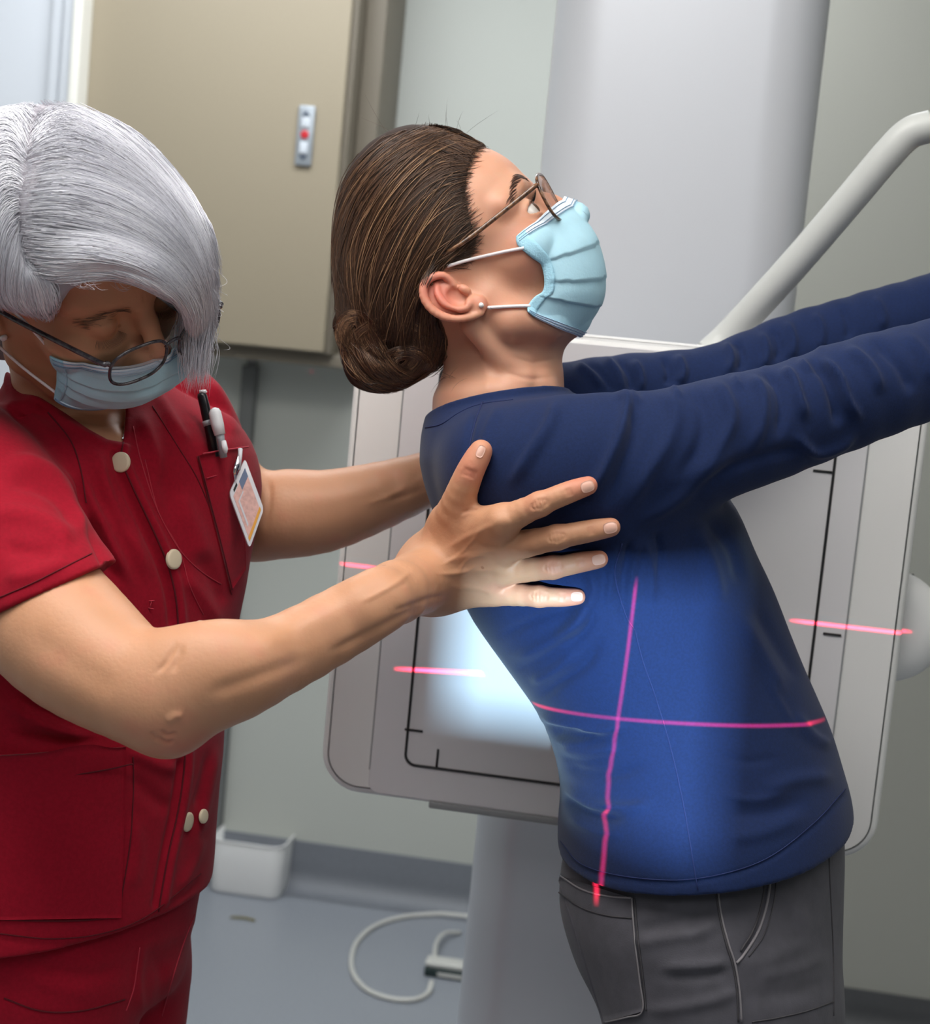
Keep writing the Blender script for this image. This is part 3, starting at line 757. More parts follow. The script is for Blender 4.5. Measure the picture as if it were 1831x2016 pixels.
def head_sdf(fr, p, closed=0.0, old=0.0, fast=False):
    q = fr.to(p); a = np.array
    d = s_ell(q, a([-0.004, 0, 0.046]), (0.096, 0.073, 0.083))
    d = smin(d, s_ell(q, a([0.040, 0, 0.054]), (0.063, 0.060, 0.064)), 0.02)
    d = smin(d, s_ell(q, a([0.044, 0, -0.014]), (0.052, 0.056, 0.066)), 0.02)
    qs = q.copy(); qs[:, 1] = np.abs(qs[:, 1])
    d = smin(d, s_ell(qs, a([0.060, 0.040, -0.012]), (0.028, 0.026, 0.022)), 0.018)
    d = smin(d, s_tube(qs, a([(0.002, 0.050, -0.020), (0.006, 0.052, -0.045), (0.030, 0.036, -0.067), (0.046, 0.010, -0.077)]), [0.018, 0.017, 0.016, 0.015], 0.006), 0.018)
    d = smin(d, s_ell(q, a([0.030, 0, -0.055]), (0.044, 0.042, 0.032)), 0.02)
    d = smin(d, s_tube(qs, a([(0.091, 0.006, 0.032), (0.087, 0.028, 0.036), (0.070, 0.050, 0.032)]), [0.010, 0.010, 0.009], 0.004), 0.012)
    d = smax(d, -s_ell(qs, a([0.102, 0.032, 0.012]), (0.017, 0.019, 0.013)), 0.014)
    d = smin(d, s_tube(q, a([(0.094, 0, 0.026), (0.103, 0, 0.008), (0.1135, 0, -0.016)]), [0.0075, 0.0075, 0.0092], 0.006), 0.008)
    d = smin(d, s_ell(qs, a([0.104, 0.011, -0.021]), (0.012, 0.0068, 0.0085)), 0.006)
    d = smin(d, s_ell(q, a([0.090, 0, -0.036]), (0.014, 0.020, 0.018)), 0.010)
    d = smin(d, s_ell(q, a([0.086, 0, -0.051]), (0.016, 0.025, 0.007)), 0.006)
    d = smin(d, s_ell(q, a([0.080, 0, -0.062]), (0.016, 0.022, 0.0075)), 0.006)
    # lids wrapped round the eyeball, open or closed
    ec = a([0.0800, 0.0315, 0.0125]); lid = s_sphere(qs, ec, 0.0142)
    op = s_ell(qs, ec + a([0.011, 0.002, -0.0005]), (0.014, 0.0150, 0.0052 * (1 - closed) + 0.0004))
    if closed < 0.9: lid = smax(lid, -op, 0.0012)
    d = smin(d, lid, 0.005)
    if closed >= 0.9:
        d = smax(d, -s_tube(qs, a([(0.0905, 0.018, 0.0035), (0.0935, 0.031, 0.0010), (0.087, 0.045, 0.0035)]), 0.0010, n=10), 0.0016)
    if not fast:
        for sg in (-1, 1): d = smin(d, ear_sdf(q, sg), 0.004)
    return d
def finger(pts, rad): return pts, rad
# ================================================================== PATIENT
skin_p = mat('patient_skin', s2l(205, 156, 130), 0.45, sss=0.25, attr='flush', attr_cols=[(0.0, s2l(206, 160, 134)), (0.5, s2l(202, 146, 120)), (1.0, s2l(204, 118, 102))], bump=0.25, bscale=260, bdist=0.0006, spec=0.4)
m_navy = mat('navy_jersey', s2l(18, 35, 74), 0.84, sheen=0.08, spec=0.25, var=0.10, vscale=420, bump=0.35, bscale=900, bdist=0.0004)
m_navy_t = mat('navy_thread', s2l(24, 38, 84), 0.8)
m_pants = mat('charcoal_twill', s2l(74, 73, 80), 0.78, sheen=0.08, spec=0.3, var=0.10, vscale=60, bump=0.3, bscale=800, bdist=0.0005)
m_pants_t = mat('charcoal_thread', s2l(60, 58, 62), 0.7)
m_pants_l = mat('worn_charcoal_edge', s2l(122, 118, 122), 0.7)
m_hair_p = mat('brown_hair', s2l(70, 46, 34), 0.36, attr='tint', attr_cols=[(0.0, s2l(38, 26, 20)), (0.5, s2l(84, 58, 42)), (0.85, s2l(122, 90, 66)), (1.0, s2l(160, 124, 92))], spec=0.6)
m_hair_pb = mat('brown_hair_mass', s2l(48, 33, 25), 0.75, spec=0.15, bump=0.4, bscale=300, bdist=0.001)
DZ = np.array([0.0, 0, 1.0])
ear_p = P(900, 588, 1.425)
fp = Frame(ear_p, (0.719, 0.695, 0.15), (-0.695, 0.719, 0.0)); fp.O = ear_p + fp.R[:, 1] * 0.072 + fp.R[:, 0] * 0.012
def pr(px, d, F_=F): return px * d / F_
# --- torso stations: back point, front point (pixels), half breadth in depth
ST = [((850, 815), (1108, 774), .075), ((836, 868), (1230, 800), .135), ((836, 930), (1310, 860), .165), ((868, 1060), (1432, 985), .168), ((920, 1200), (1492, 1105), .158), ((998, 1318), (1548, 1240), .148),
      ((1068, 1420), (1602, 1368), .148), ((1101, 1530), (1643, 1478), .160), ((1098, 1640), (1665, 1575), .176), ((1096, 1760), (1670, 1690), .184)]
DB = 1.50
def stations(S, d, shrink=0.0):
    c = [P((a[0] + b[0]) / 2, (a[1] + b[1]) / 2, d) for a, b, _ in S]
    h = [np.linalg.norm(P(*a, d) - P(*b, d)) / 2 - shrink for a, b, _ in S]; w = [s[2] - shrink for s in S]
    return np.array(c), np.array(w), np.array(h)
ax_lat = fp.R[:, 1] * 0 + np.array([0.02, 0.08, -1.0]); ax_lat /= np.linalg.norm(ax_lat)
near_arm = [((1012, 930), 132, 1.385), ((1130, 925), 147, 1.365), ((1300, 897), 127, 1.36), ((1430, 858), 115, 1.36), ((1550, 824), 106, 1.37), ((1700, 768), 102, 1.38), ((1831, 726), 93, 1.40), ((1960, 676), 82, 1.42), ((2080, 630), 66, 1.44)]
far_arm = [((1060, 830), 105, 1.62), ((1200, 790), 88, 1.64), ((1400, 768), 84, 1.66), ((1560, 700), 80, 1.68), ((1700, 655), 76, 1.69), ((1831, 618), 74, 1.70), ((1960, 560), 66, 1.72), ((2080, 500), 52, 1.74)]
def armtube(p, A, k, shrink=0.0, n=18):
    return s_tube(p, [P(*c, d) for c, r, d in A], [pr(r, d) - shrink for c, r, d in A], k, n=n)
cT, wT, hT = stations(ST, DB)
def st_dirs(S): return np.array([np.array([-(b[1] - a[1]), -(b[0] - a[0]), 0.0]) / math.hypot(b[0] - a[0], b[1] - a[1]) for a, b, _ in S])
dT = st_dirs(ST)
def torso_p(p, shrink=0.0):
    return s_etube(p, cT, wT - shrink, hT - shrink, ax_lat, n=22, sq=2.05, r_end=0.012, dirs=dT)
neck_pts = [P(965, 560, 1.50), P(985, 640, 1.50), P(992, 720, 1.50), P(985, 800, 1.50), P(1000, 870, 1.50)]
def neck_p(p, grow=0.0):
    return s_etube(p, neck_pts, np.array([.048, .050, .053, .066, .09]) + grow, np.array([.046, .048, .0530, .060, .07]) + grow, ax_lat, n=10, k=0.004)
# --- shirt
col_b, col_f, col_m = P(842, 818, 1.50), P(1112, 771, 1.50), P(955, 775, 1.435)
col_n = np.cross(col_f - col_b, col_m - col_b); col_n /= np.linalg.norm(col_n); col_n *= np.sign(col_n[1])
hem_b, hem_f, hem_n = P(1098, 1672, 1.50), P(1672, 1582, 1.50), P(1370, 1757, 1.335)
hem_nrm = np.cross(hem_f - hem_b, hem_n - hem_b); hem_nrm *= np.sign(hem_nrm[1]) * -1
def shirt_f(p):
    d = torso_p(p)
    d = smin(d, armtube(p, near_arm, 0.006), 0.036)
    d = smin(d, armtube(p, far_arm, 0.006), 0.022)
    # collar line: an opening round the neck
    d = smin(d, neck_p(p, 0.005), 0.02)
    cut = smax(s_half(p, col_b, -col_n), smin(s_tube(p, [P(985, 600, 1.50), P(985, 830, 1.50)], .088), s_tube(p, [P(1120, 600, 1.47), P(1135, 745, 1.46)], .055), 0.01), 0.003)
    d = smax(d, -cut, 0.003)
    d = smax(d, s_half(p, hem_b, hem_nrm), 0.003)
    return d
v, q = mesh_sdf(shirt_f, P(800, 1860, 1.5) + np.array([0, 0, -0.33]), P(2170, 430, 1.5) + np.array([0, 0, 0.26]), 0.0026)
v = relax(v, q, 2, 0.4)
v = v + vnormals(v, q) * (0.0007 * noise3(v, 9, 3))[:, None]
R_, G_ = 1, -1
shirt_folds = [
    # near sleeve, sweeping folds from the shoulder towards the elbow
    ([(1205, 772), (1235, 790), (1222, 850), (1190, 925), (1150, 1000)], .0050, 13), ([(1235, 790), (1250, 850), (1225, 925), (1190, 1010)], -.0030, 13),
    ([(1100, 775), (1085, 830), (1040, 900), (1000, 965)], .0030, 15), ([(1290, 765), (1330, 800), (1320, 860), (1270, 940), (1220, 1020)], .0030, 18),
    ([(940, 800), (925, 850), (915, 910)], -.0022, 7), ([(990, 790), (960, 850), (945, 920)], .0018, 12),
    ([(1395, 745), (1425, 775), (1440, 830), (1400, 905), (1350, 960)], .0036, 15), ([(1360, 760), (1385, 810), (1375, 880), (1330, 950)], -.0026, 15),
    ([(1470, 735), (1500, 770), (1500, 830), (1475, 900)], .0034, 13), ([(1535, 722), (1560, 745), (1575, 790), (1590, 835)], .0040, 11),
    ([(1500, 730), (1530, 760), (1540, 810), (1530, 870)], -.0032, 11), ([(1590, 705), (1625, 740), (1645, 800), (1650, 845)], -.0040, 12),
    ([(1615, 700), (1650, 740), (1670, 790), (1700, 835)], .0042, 10), ([(1560, 850), (1600, 890), (1650, 880), (1690, 850)], .0032, 11),
    ([(1660, 680), (1710, 720), (1740, 780)], .0032, 13), ([(1715, 665), (1770, 720), (1800, 780)], -.0028, 14), ([(1770, 650), (1820, 700), (1840, 760)], .0022, 16),
    ([(1330, 990), (1420, 930), (1520, 895), (1600, 880)], -.0022, 15), ([(1240, 1040), (1330, 985), (1400, 930), (1460, 860)], .0026, 16),
    # small gathers on the upper edge of the sleeve
    ([(1240, 765), (1262, 800)], .0022, 9, .4), ([(1320, 755), (1345, 790)], .0024, 9, .4), ([(1440, 735), (1462, 770)], .0022, 8, .4), ([(1570, 705), (1600, 735)], .0026, 8, .4),
    # far sleeve rings
    ([(1185, 700), (1215, 735), (1225, 775)], .0036, 9), ([(1245, 705), (1262, 740), (1260, 775)], .0034, 8), ([(1215, 700), (1240, 740), (1243, 775)], -.003, 7),
    ([(1330, 695), (1345, 730), (1335, 760)], .0038, 9), ([(1305, 700), (1318, 735), (1310, 760)], -.003, 8), ([(1425, 672), (1440, 705), (1430, 740)], .0038, 9), ([(1450, 668), (1462, 700), (1455, 735)], -.003, 8),
    ([(1495, 650), (1510, 690), (1500, 730)], .0032, 9), ([(1545, 628), (1562, 670), (1555, 712)], .0030, 9), ([(1520, 640), (1535, 680), (1528, 715)], -.0026, 8), ([(1600, 612), (1618, 650), (1610, 695)], .0026, 9),
    ([(1655, 596), (1672, 640), (1668, 670)], -.0024, 9), ([(1720, 580), (1738, 620), (1735, 650)], .0024, 10), ([(1130, 715), (1160, 735), (1190, 770)], .0030, 9), ([(1150, 708), (1185, 735), (1210, 775)], -.0024, 7),
    # armpit and flank
    ([(1245, 1055), (1235, 1100), (1225, 1180), (1235, 1250)], -.0024, 9), ([(1215, 1070), (1205, 1130), (1195, 1200)], .0024, 10), ([(1150, 1100), (1170, 1160), (1140, 1215), (1090, 1260)], .0034, 14),
    ([(1265, 1050), (1280, 1120), (1285, 1200)], .0020, 10), ([(975, 1260), (1040, 1225), (1110, 1200), (1165, 1170)], -.0022, 12), ([(1000, 1300), (1060, 1275), (1120, 1240), (1180, 1195)], .0028, 14),
    ([(1045, 1385), (1100, 1345), (1150, 1310), (1190, 1250)], -.0028, 13), ([(1040, 1345), (1090, 1320), (1140, 1280)], .0026, 12),
    ([(1052, 1405), (1110, 1420), (1180, 1435), (1240, 1425)], .0034, 11), ([(1075, 1440), (1130, 1448), (1200, 1455)], -.0030, 11), ([(1095, 1470), (1160, 1478), (1230, 1470)], .0026, 13),
    ([(1105, 1540), (1160, 1575), (1230, 1590), (1300, 1580)], .0030, 12), ([(1103, 1565), (1160, 1600), (1240, 1615)], -.0028, 11), ([(1110, 1600), (1170, 1635), (1230, 1645)], .0020, 11),
    ([(1105, 1500), (1150, 1520), (1210, 1525), (1290, 1500)], -.0020, 12),
    # belly and chest
    ([(1380, 1010), (1440, 1080), (1460, 1160)], -.0022, 16), ([(1360, 1030), (1400, 1110), (1420, 1200)], .0022, 18), ([(1450, 1200), (1500, 1290), (1550, 1380)], .0022, 18), ([(1480, 1180), (1530, 1270), (1580, 1350)], -.0018, 16),
    ([(1560, 1400), (1600, 1450), (1640, 1470)], .0022, 14), ([(1500, 1560), (1570, 1535), (1650, 1530)], .0024, 18), ([(1420, 1600), (1510, 1600), (1600, 1570)], -.0018, 18), ([(1430, 1650), (1500, 1640), (1600, 1600)], .0016, 18),
    # fine creases at the small of the back and the belly
    ([(1060, 1425), (1110, 1436), (1160, 1432)], -.0016, 6), ([(1085, 1458), (1140, 1462), (1195, 1450)], .0016, 6), ([(1098, 1488), (1150, 1500), (1215, 1492)], -.0014, 6), ([(1106, 1553), (1165, 1588), (1215, 1590)], .0018, 6),
    ([(1010, 1325), (1060, 1300), (1115, 1262)], -.0015, 7), ([(1130, 1180), (1165, 1205), (1150, 1245), (1105, 1275)], -.0018, 8), ([(1500, 1330), (1545, 1400), (1570, 1450)], .0014, 9), ([(1410, 1560), (1480, 1575), (1560, 1560)], .0014, 9), ([(1395, 1480), (1470, 1500), (1540, 1490)], -.0012, 10),
    ([(1290, 1040), (1300, 1090), (1296, 1140)], -.0018, 7), ([(1255, 1060), (1250, 1110), (1240, 1160)], .0016, 6),
    # hem band
    ([(1098, 1660), (1150, 1712), (1250, 1735), (1370, 1735), (1500, 1700), (1600, 1630), (1668, 1560)], -.0012, 5, .02),
]
v = folds(v, q, [(f_[0], f_[1] * (1.6 if abs(f_[1]) > .0015 else 1), f_[2] * .85) + tuple(f_[3:]) for f_ in shirt_folds])
SH = Surf(v, q)
pt = root('person', tuple(loc2w(P(1370, 1700, 1.5)) * np.array([1, 1, 0])), 'woman in navy long-sleeved shirt leaning back, brown hair in a bun, arms stretched forward', 'person')
shirt = new_mesh('shirt', v, q, m_navy, pt); shirt['label'] = 'navy long-sleeved jersey shirt'
seam('seam', SH, [(1250, 1240), (1265, 1300), (1290, 1370), (1320, 1470), (1345, 1580), (1362, 1680), (1374, 1752)], .0006, m_navy_t, shirt)
seam('seam', SH, [(1225, 1070), (1210, 1130), (1232, 1210), (1250, 1240)], .0006, m_navy_t, shirt)
seam('seam', SH, [(950, 792), (935, 835), (925, 880), (922, 930)], .0007, m_navy_t, shirt)
seam('hem_stitch', SH, [(1103, 1655), (1150, 1704), (1250, 1728), (1370, 1730), (1500, 1695), (1600, 1622), (1664, 1553)], .0005, m_navy_t, shirt, n=70)
seam('collar_stitch', SH, [(838, 842), (870, 835), (905, 812), (945, 796), (1010, 787)], .0006, m_navy_t, shirt)

# --- body: head, neck, chest, arms and hands as one skin
def grip_hand(A, sgn):
    c0, c1 = P(*A[-2][0], A[-2][2]), P(*A[-1][0], A[-1][2]); t = (c1 - c0) / np.linalg.norm(c1 - c0)
    side = np.cross(t, np.array([0, 1.0, 0.2])); side /= np.linalg.norm(side); up = np.cross(side, t)
    L = [([c0, c1, c1 + t * .06], [.026, .023, .022])]
    palm = c1 + t * .09
    for i, (l, r) in enumerate(((.040, .0085), (.044, .009), (.041, .0085), (.033, .0075))):
        k = palm + side * (0.030 - 0.0195 * i) + t * (.02 - abs(i - 1.3) * .004)
        L.append(([c1 + t * .03 + side * (0.018 - 0.011 * i), k], [.014, .0105]))
        L.append(([k, k + t * l * .8 - up * .008, k + t * l * .75 - up * .036, k + t * .008 - up * .044], [r * 1.05, r, r * .92, r * .85]))
    L.append(([c1 + t * .02 + side * .026, palm + side * .052 - up * .012, palm + side * .050 - up * .034 + t * .02], [.014, .011, .0085]))
    return L
hands_p = grip_hand(near_arm, 1) + grip_hand(far_arm, 1)
def body_p(p):
    d = head_sdf(fp, p)
    d = smin(d, neck_p(p), 0.018)
    # throat, sternomastoid band and the nape
    d = smin(d, s_tube(p, [P(925, 640, 1.435), P(990, 710, 1.447), P(1075, 765, 1.462)], [.008, .009, .007]), 0.012)
    d = smin(d, torso_p(p, 0.034), 0.02)
    for A in (near_arm, far_arm): d = smin(d, armtube(p, A, 0.004, 0.010), 0.015)
    for pts, rad in hands_p: d = smin(d, s_tube(p, pts, rad, 0.002), 0.006)
    return d
def clipped(f, lo, hi, m=0.01): return f
v1, q1 = mesh_sdf(body_p, P(640, 1700, 1.5) + np.array([0, 0, -0.34]), P(2420, 180, 1.5) + np.array([0.02, 0, 0.24]), 0.0030)
hlo, hhi = None, None
v1 = relax(v1, q1, 1, 0.3)
# the face, ear and throat again at a finer pitch, joined to the same skin
def face_p(p):
    d = head_sdf(fp, p); d = smin(d, neck_p(p), 0.018)
    d = smin(d, s_tube(p, [P(925, 640, 1.435), P(990, 710, 1.447), P(1075, 765, 1.462)], [.008, .009, .007]), 0.012)
    return smin(d, torso_p(p, 0.012), 0.02)
def face_clip(p): return smax(face_p(p), s_half(p, P(980, 850, 1.5), np.array([0.0, -1, 0])), 0.002)
v2, q2 = mesh_sdf(face_clip, P(680, 900, 1.5) + np.array([0, 0, -0.13]), P(1240, 200, 1.5) + np.array([0, 0, 0.13]), 0.0014)
v2 = relax(v2, q2, 1, 0.3)
n2 = vnormals(v2, q2); v2 = v2 + n2 * 0.0006
v2 = folds(v2, q2, [([(1000, 700), (1050, 712), (1100, 705)], -.0010, 4), ([(985, 730), (1040, 745), (1100, 740)], -.0008, 5), ([(940, 690), (960, 740), (955, 790)], .0015, 12), ([(1050, 690), (1060, 740), (1040, 790)], -.0016, 12)])
hcen = fp.O
far = np.linalg.norm(v1 - (fp.O + fp.R[:, 0] * .02), axis=1) > 0.16
keepq = q1[(far[q1] | (v1[q1, 1] < P(980, 790, 1.5)[1])).any(1)]
vb = np.vstack([v1, v2]); qb = np.vstack([keepq, q2 + len(v1)])
used = np.zeros(len(vb), bool); used[qb.ravel()] = True; remap = np.cumsum(used) - 1
vb = vb[used]; qb = remap[qb]
def ball(v_, c, r, a): return a * np.exp(-((v_ - c) ** 2).sum(1) / (r * r))
fl_ = 0.32 + 0.10 * noise3(vb, 22, 8)
for loc_, r_, a_ in (((-.014, -.082, .022), .022, .6), ((.006, -.078, -.02), .014, .35), ((.118, 0, -.016), .022, .5), ((.066, -.045, -.018), .030, .30), ((.066, .045, -.018), .030, .30), ((-.02, -.08, -.005), .02, .35)):
    fl_ = fl_ + ball(vb, fp.out(np.array([loc_]))[0], r_, a_)
body_o = new_mesh('body', vb, qb, skin_p, pt, attrs={'flush': np.clip(fl_, 0, 1)})
FP = Surf(v2, q2)

# --- eyes
m_eye = mat('eye_white', s2l(225, 220, 215), 0.15, attr='iris', attr_cols=[(0.0, s2l(222, 216, 210)), (0.45, s2l(205, 196, 190)), (0.5, s2l(92, 64, 44)), (0.8, s2l(70, 48, 34)), (0.86, s2l(12, 10, 10))], coat=0.6)
def eyeball(fr, sg, look, parent):
    n, m_ = 28, 18; V = []; I = []
    look = np.array(look, float); look /= np.linalg.norm(look)
    a = np.cross(look, [0, 0, 1.0]); a /= np.linalg.norm(a); b = np.cross(a, look)
    for i in range(m_ + 1):
        th = math.pi * i / m_
        for k in range(n):
            ph = 2 * math.pi * k / n; dr = look * math.cos(th) + (a * math.cos(ph) + b * math.sin(ph)) * math.sin(th)
            V.append(np.array([0.0800, sg * 0.0315, 0.0125]) + dr * (0.0126 + (0.0009 if th < 0.4 else 0)))
            I.append(np.clip(0.95 - th * 0.9, 0, 1))
    Fc = [(i * n + k, i * n + (k + 1) % n, (i + 1) * n + (k + 1) % n, (i + 1) * n + k)[::-1] for i in range(m_) for k in range(n)]
    return new_mesh('eye', fr.out(np.array(V)), Fc, m_eye, parent, attrs={'iris': I})
for sg in (-1, 1): eyeball(fp, sg, (1, -0.05 * sg, 0.0), pt)
m_brow = mat('brow_hair', s2l(70, 48, 38), 0.6)
def brow(fr, surf_sdf, sg, n, parent, m, z0=0.036, r=0.00022, ln=0.008, jz=0.0013):
    C = []
    for i in range(n):
        t = rng.random(); x0 = 0.100 - 0.022 * t ** 1.6; y0 = sg * (0.014 + 0.038 * t); zz = z0 + 0.006 * math.sin(math.pi * min(1, t * 1.2)) - .004 * t + rng.normal() * jz
        d = np.array([-0.35 - .4 * t, sg * 0.9, 0.45 - 0.75 * t]); d /= np.linalg.norm(d)
        pts = np.array([[x0, y0, zz] + d * ln * (k / 5) for k in range(6)])
        w = fr.out(pts)
        for _ in range(4):
            g = grad(surf_sdf, w, 0.001); dd = surf_sdf(w); w = w - g * (dd - 0.0009)[:, None]
        C.append(w)
    return strands('eyebrow', np.array(C), r, m, parent)
brow(fp, lambda p: head_sdf(fp, p, fast=True), -1, 150, pt, m_brow); brow(fp, lambda p: head_sdf(fp, p, fast=True), 1, 120, pt, m_brow)
def lashes(fr, sg, parent, m, down=False, n=34):
    C = []
    for i in range(n):
        t = i / (n - 1); an = math.radians(-48 + 100 * t); c = np.array([0.0800, sg * 0.0315, 0.0125])
        zb = -0.010 if down else 0.0048
        base = c + np.array([0.0140 * math.cos(an), sg * 0.0140 * math.sin(an), zb * (1 - .2 * abs(t - .5))])
        o = np.array([math.cos(an), sg * math.sin(an), -0.5 if down else 0.35]); C.append([base + o * 0.008 * s_ + np.array([0, 0, (.0 if down else .003) * s_ * s_]) for s_ in np.linspace(0, 1, 5)])
    return strands('eyelashes', fr.out(np.array(C).reshape(-1, 3)).reshape(-1, 5, 3), 0.00018, m, parent)
m_lash = mat('dark_lash', s2l(30, 22, 20), 0.5)
lashes(fp, -1, pt, m_lash); lashes(fp, 1, pt, m_lash)

# --- hair mass and bun
def pxs(pts): return [fp.prof(*x) for x in pts]
hair_px = ([(972, 272), (964, 283), (935, 300), (922, 340), (917, 380), (926, 430), (940, 468), (920, 500), (895, 512), (872, 525), (858, 545), (848, 570), (855, 605), (872, 640), (885, 680), (893, 715), (880, 745), (780, 800), (600, 800), (560, 500), (620, 250), (800, 150), (940, 220)])
fo = fp.O
def pxpoly(p, poly, dref):
    d = -p[:, 2]; x = np.stack([CX + p[:, 0] / d * F, CY - p[:, 1] / d * F], 1); return poly_sdf(x, poly) * dref / F
def hull_p(p):
    q_ = fp.to(p); e1 = P(806, 443, 1.50)
    d = s_ell(p, e1, (0.0680, 0.0855, 0.076), None)
    d = smin(d, s_ell(p, P(862, 356, 1.50), (0.062, 0.047, 0.062)), 0.02)
    d = smin(d, s_ell(p, P(778, 590, 1.50), (0.047, 0.060, 0.064)), 0.03)
    d = smin(d, s_ell(p, P(842, 655, 1.50), (0.026, 0.046, 0.046)), 0.02)
    b = head_sdf(fp, p, fast=True); d = smin(d, b - 0.004, 0.006)
    qm = q_.copy(); qm[:, 1] = -np.abs(qm[:, 1]); pd = pxpoly(fp.out(qm), hair_px, 1.44); w = np.clip(-pd / 0.035, 0, 1) ** 0.7
    d = w * d + (1 - w) * np.maximum(d, b - 0.0012)
    return smax(d, pd, 0.003)
bun_c = P(768, 690, 1.50)
def bun_f(p):
    Rb = np.array([[math.cos(.6), math.sin(.6), 0], [-math.sin(.6), math.cos(.6), 0], [0, 0, 1.0]]).T
    d = s_ell(p, bun_c, (0.0475, 0.036, 0.040), Rb)
    d = smin(d, s_ell(p, P(702, 650, 1.49), (0.020, 0.024, 0.026)), 0.008)
    u = (p - bun_c); ang = np.arctan2(u[:, 1], u[:, 0]); rad = np.linalg.norm(u[:, :2], axis=1)
    return d + 0.0018 * np.sin(ang * 2 + rad * 420) + 0.0010 * np.sin(u[:, 2] * 300 + ang * 3)
vh, qh = mesh_sdf(lambda p: smin(hull_p(p), bun_f(p), 0.010), P(610, 820, 1.5) + np.array([0, 0, -0.11]), P(1040, 200, 1.5) + np.array([0, 0, 0.11]), 0.0020)
vh = relax(vh, qh, 1, 0.4)
hair = new_mesh('hair', vh, qh, m_hair_pb, pt); hair['label'] = 'dark brown hair gathered into a low bun'
HH = Surf(vh, qh)
FAM = [[(975, 280), (905, 240), (815, 258), (735, 310), (680, 385), (655, 485), (662, 575), (690, 625)],
       [(962, 282), (900, 252), (820, 272), (745, 325), (690, 400), (664, 490), (672, 570), (700, 625)],
       [(950, 292), (880, 272), (800, 315), (735, 385), (695, 470), (685, 560), (712, 640)],
       [(930, 320), (868, 318), (806, 372), (760, 450), (728, 530), (722, 600), (735, 650)],
       [(920, 360), (870, 375), (820, 430), (782, 500), (757, 570), (750, 625), (755, 665)],
       [(918, 400), (878, 422), (838, 476), (805, 535), (785, 595), (778, 645), (778, 680)],
       [(928, 440), (892, 468), (856, 512), (828, 565), (812, 620), (805, 665), (800, 700)],
       [(938, 468), (900, 498), (866, 525), (842, 570), (832, 625), (828, 670), (822, 712)],
       [(900, 512), (870, 528), (850, 556), (846, 600), (852, 640), (852, 690), (838, 735)],
       [(862, 620), (874, 650), (884, 690), (882, 720), (862, 740), (840, 748), (815, 750)]]
C1 = np.vstack([comb([HH, FP], FAM[:7], 4700, k=16, jit=4.0, lift=(0.0002, 0.0026), wav=1.8, clump=10, snapd=1.5), comb([HH], FAM[6:], 1900, k=16, jit=3.0, lift=(0.0002, 0.0018), wav=1.2, clump=6, snapd=1.46)])
# the same combing on the far side of the head, mirrored across its middle plane
mq = fp.to(C1[::2].reshape(-1, 3)); mq[:, 1] *= -1; C1m = fp.out(mq).reshape(-1, 16, 3)
mid = fp.to(C1.reshape(-1, 3)).reshape(-1, 16, 3)
def loops(c, ax, n, r0, turns, k=22, surf=None, flat=1.0):
    out = []
    for _ in range(n):
        a0 = rng.random() * 6.28; s_ = (0.35 + 0.65 * rng.random()); tt = np.linspace(0, turns * 6.28 * (0.6 + .6 * rng.random()), k)
        pts = []
        for t in tt:
            r_ = r0 * s_ * (1 - 0.12 * t / 6.28)
            x, y = c[0] + ax[0] * r_ * math.cos(a0 + t), c[1] + ax[1] * r_ * math.sin(a0 + t) + rng.normal() * .4
            h = multi([surf], x, y); pts.append(None if h is None else h[0] + h[1] * (0.0006 + 0.003 * rng.random() * 0 + 0.0016 * s_))
        fv = [p_ for p_ in pts if p_ is not None]
        if len(fv) < 8: continue
        a = catmull(np.array(fv), k)
        for _ in range(2): a[1:-1] = 0.25 * a[:-2] + 0.5 * a[1:-1] + 0.25 * a[2:]
        out.append(a[np.linspace(0, k - 1, 16).astype(int)])
    return np.array(out)
B1 = loops((772, 695), (1.0, .82), 620, 92, 0.55, surf=HH); B2 = loops((702, 655), (1.0, 1.15), 700, 42, 0.9, surf=HH); B3 = loops((800, 720), (1, .7), 260, 60, .5, surf=HH)
LOOSE = comb([HH], FAM, 150, k=16, jit=14, lift=(.002, .0045), wav=5, snapd=1.5)
BF = comb([HH], [[(700, 620), (720, 680), (760, 740), (810, 765)], [(740, 640), (755, 690), (790, 730), (840, 735)], [(670, 640), (680, 700), (720, 755), (790, 770)]], 420, k=16, jit=6, wav=3, lift=(.0005, .003))
# crown: the combing carried over the top of the head, and the fine hairs along the hairline
crown = []
g0 = [catmull(np.array([fp.prof(*x) for x in g]), 16) for g in FAM[:3]]
for _ in range(1500):
    u = rng.random() * 1.98; i = int(u); f = u - i; xz = g0[i] * (1 - f) + g0[i + 1] * f; y = rng.normal() * .03
    c_ = fp.out(np.column_stack([xz[:, 0] + rng.normal() * .002, np.full(16, y) * np.linspace(1, .7, 16), xz[:, 1] + .003])); l = .0004 + .0018 * rng.random()
    a_ = np.array([(lambda r_: r_[0] + r_[1] * l)(HH.near(q_)) for q_ in c_])
    for _k in range(2): a_[1:-1] = .25 * a_[:-2] + .5 * a_[1:-1] + .25 * a_[2:]
    crown.append(a_)
crown = np.array(crown)
baby = comb([HH, FP], [[(968, 285), (935, 282), (900, 275)], [(942, 312), (910, 312), (875, 312)], [(926, 355), (898, 362), (868, 372)], [(926, 400), (906, 415), (878, 430)], [(946, 445), (922, 462), (892, 478)], [(945, 485), (918, 492), (882, 500)], [(925, 520), (900, 518), (868, 522)]], 560, k=16, jit=6, lift=(.0002, .0012))
allc = np.vstack([C1, C1m, crown, B1, B2, B3, BF, LOOSE])
nc_ = len(C1) + len(C1m) + len(crown); uu = np.array(LASTU[:len(C1)]); tc_ = np.concatenate([uu, uu[::2], rng.random(len(crown))])
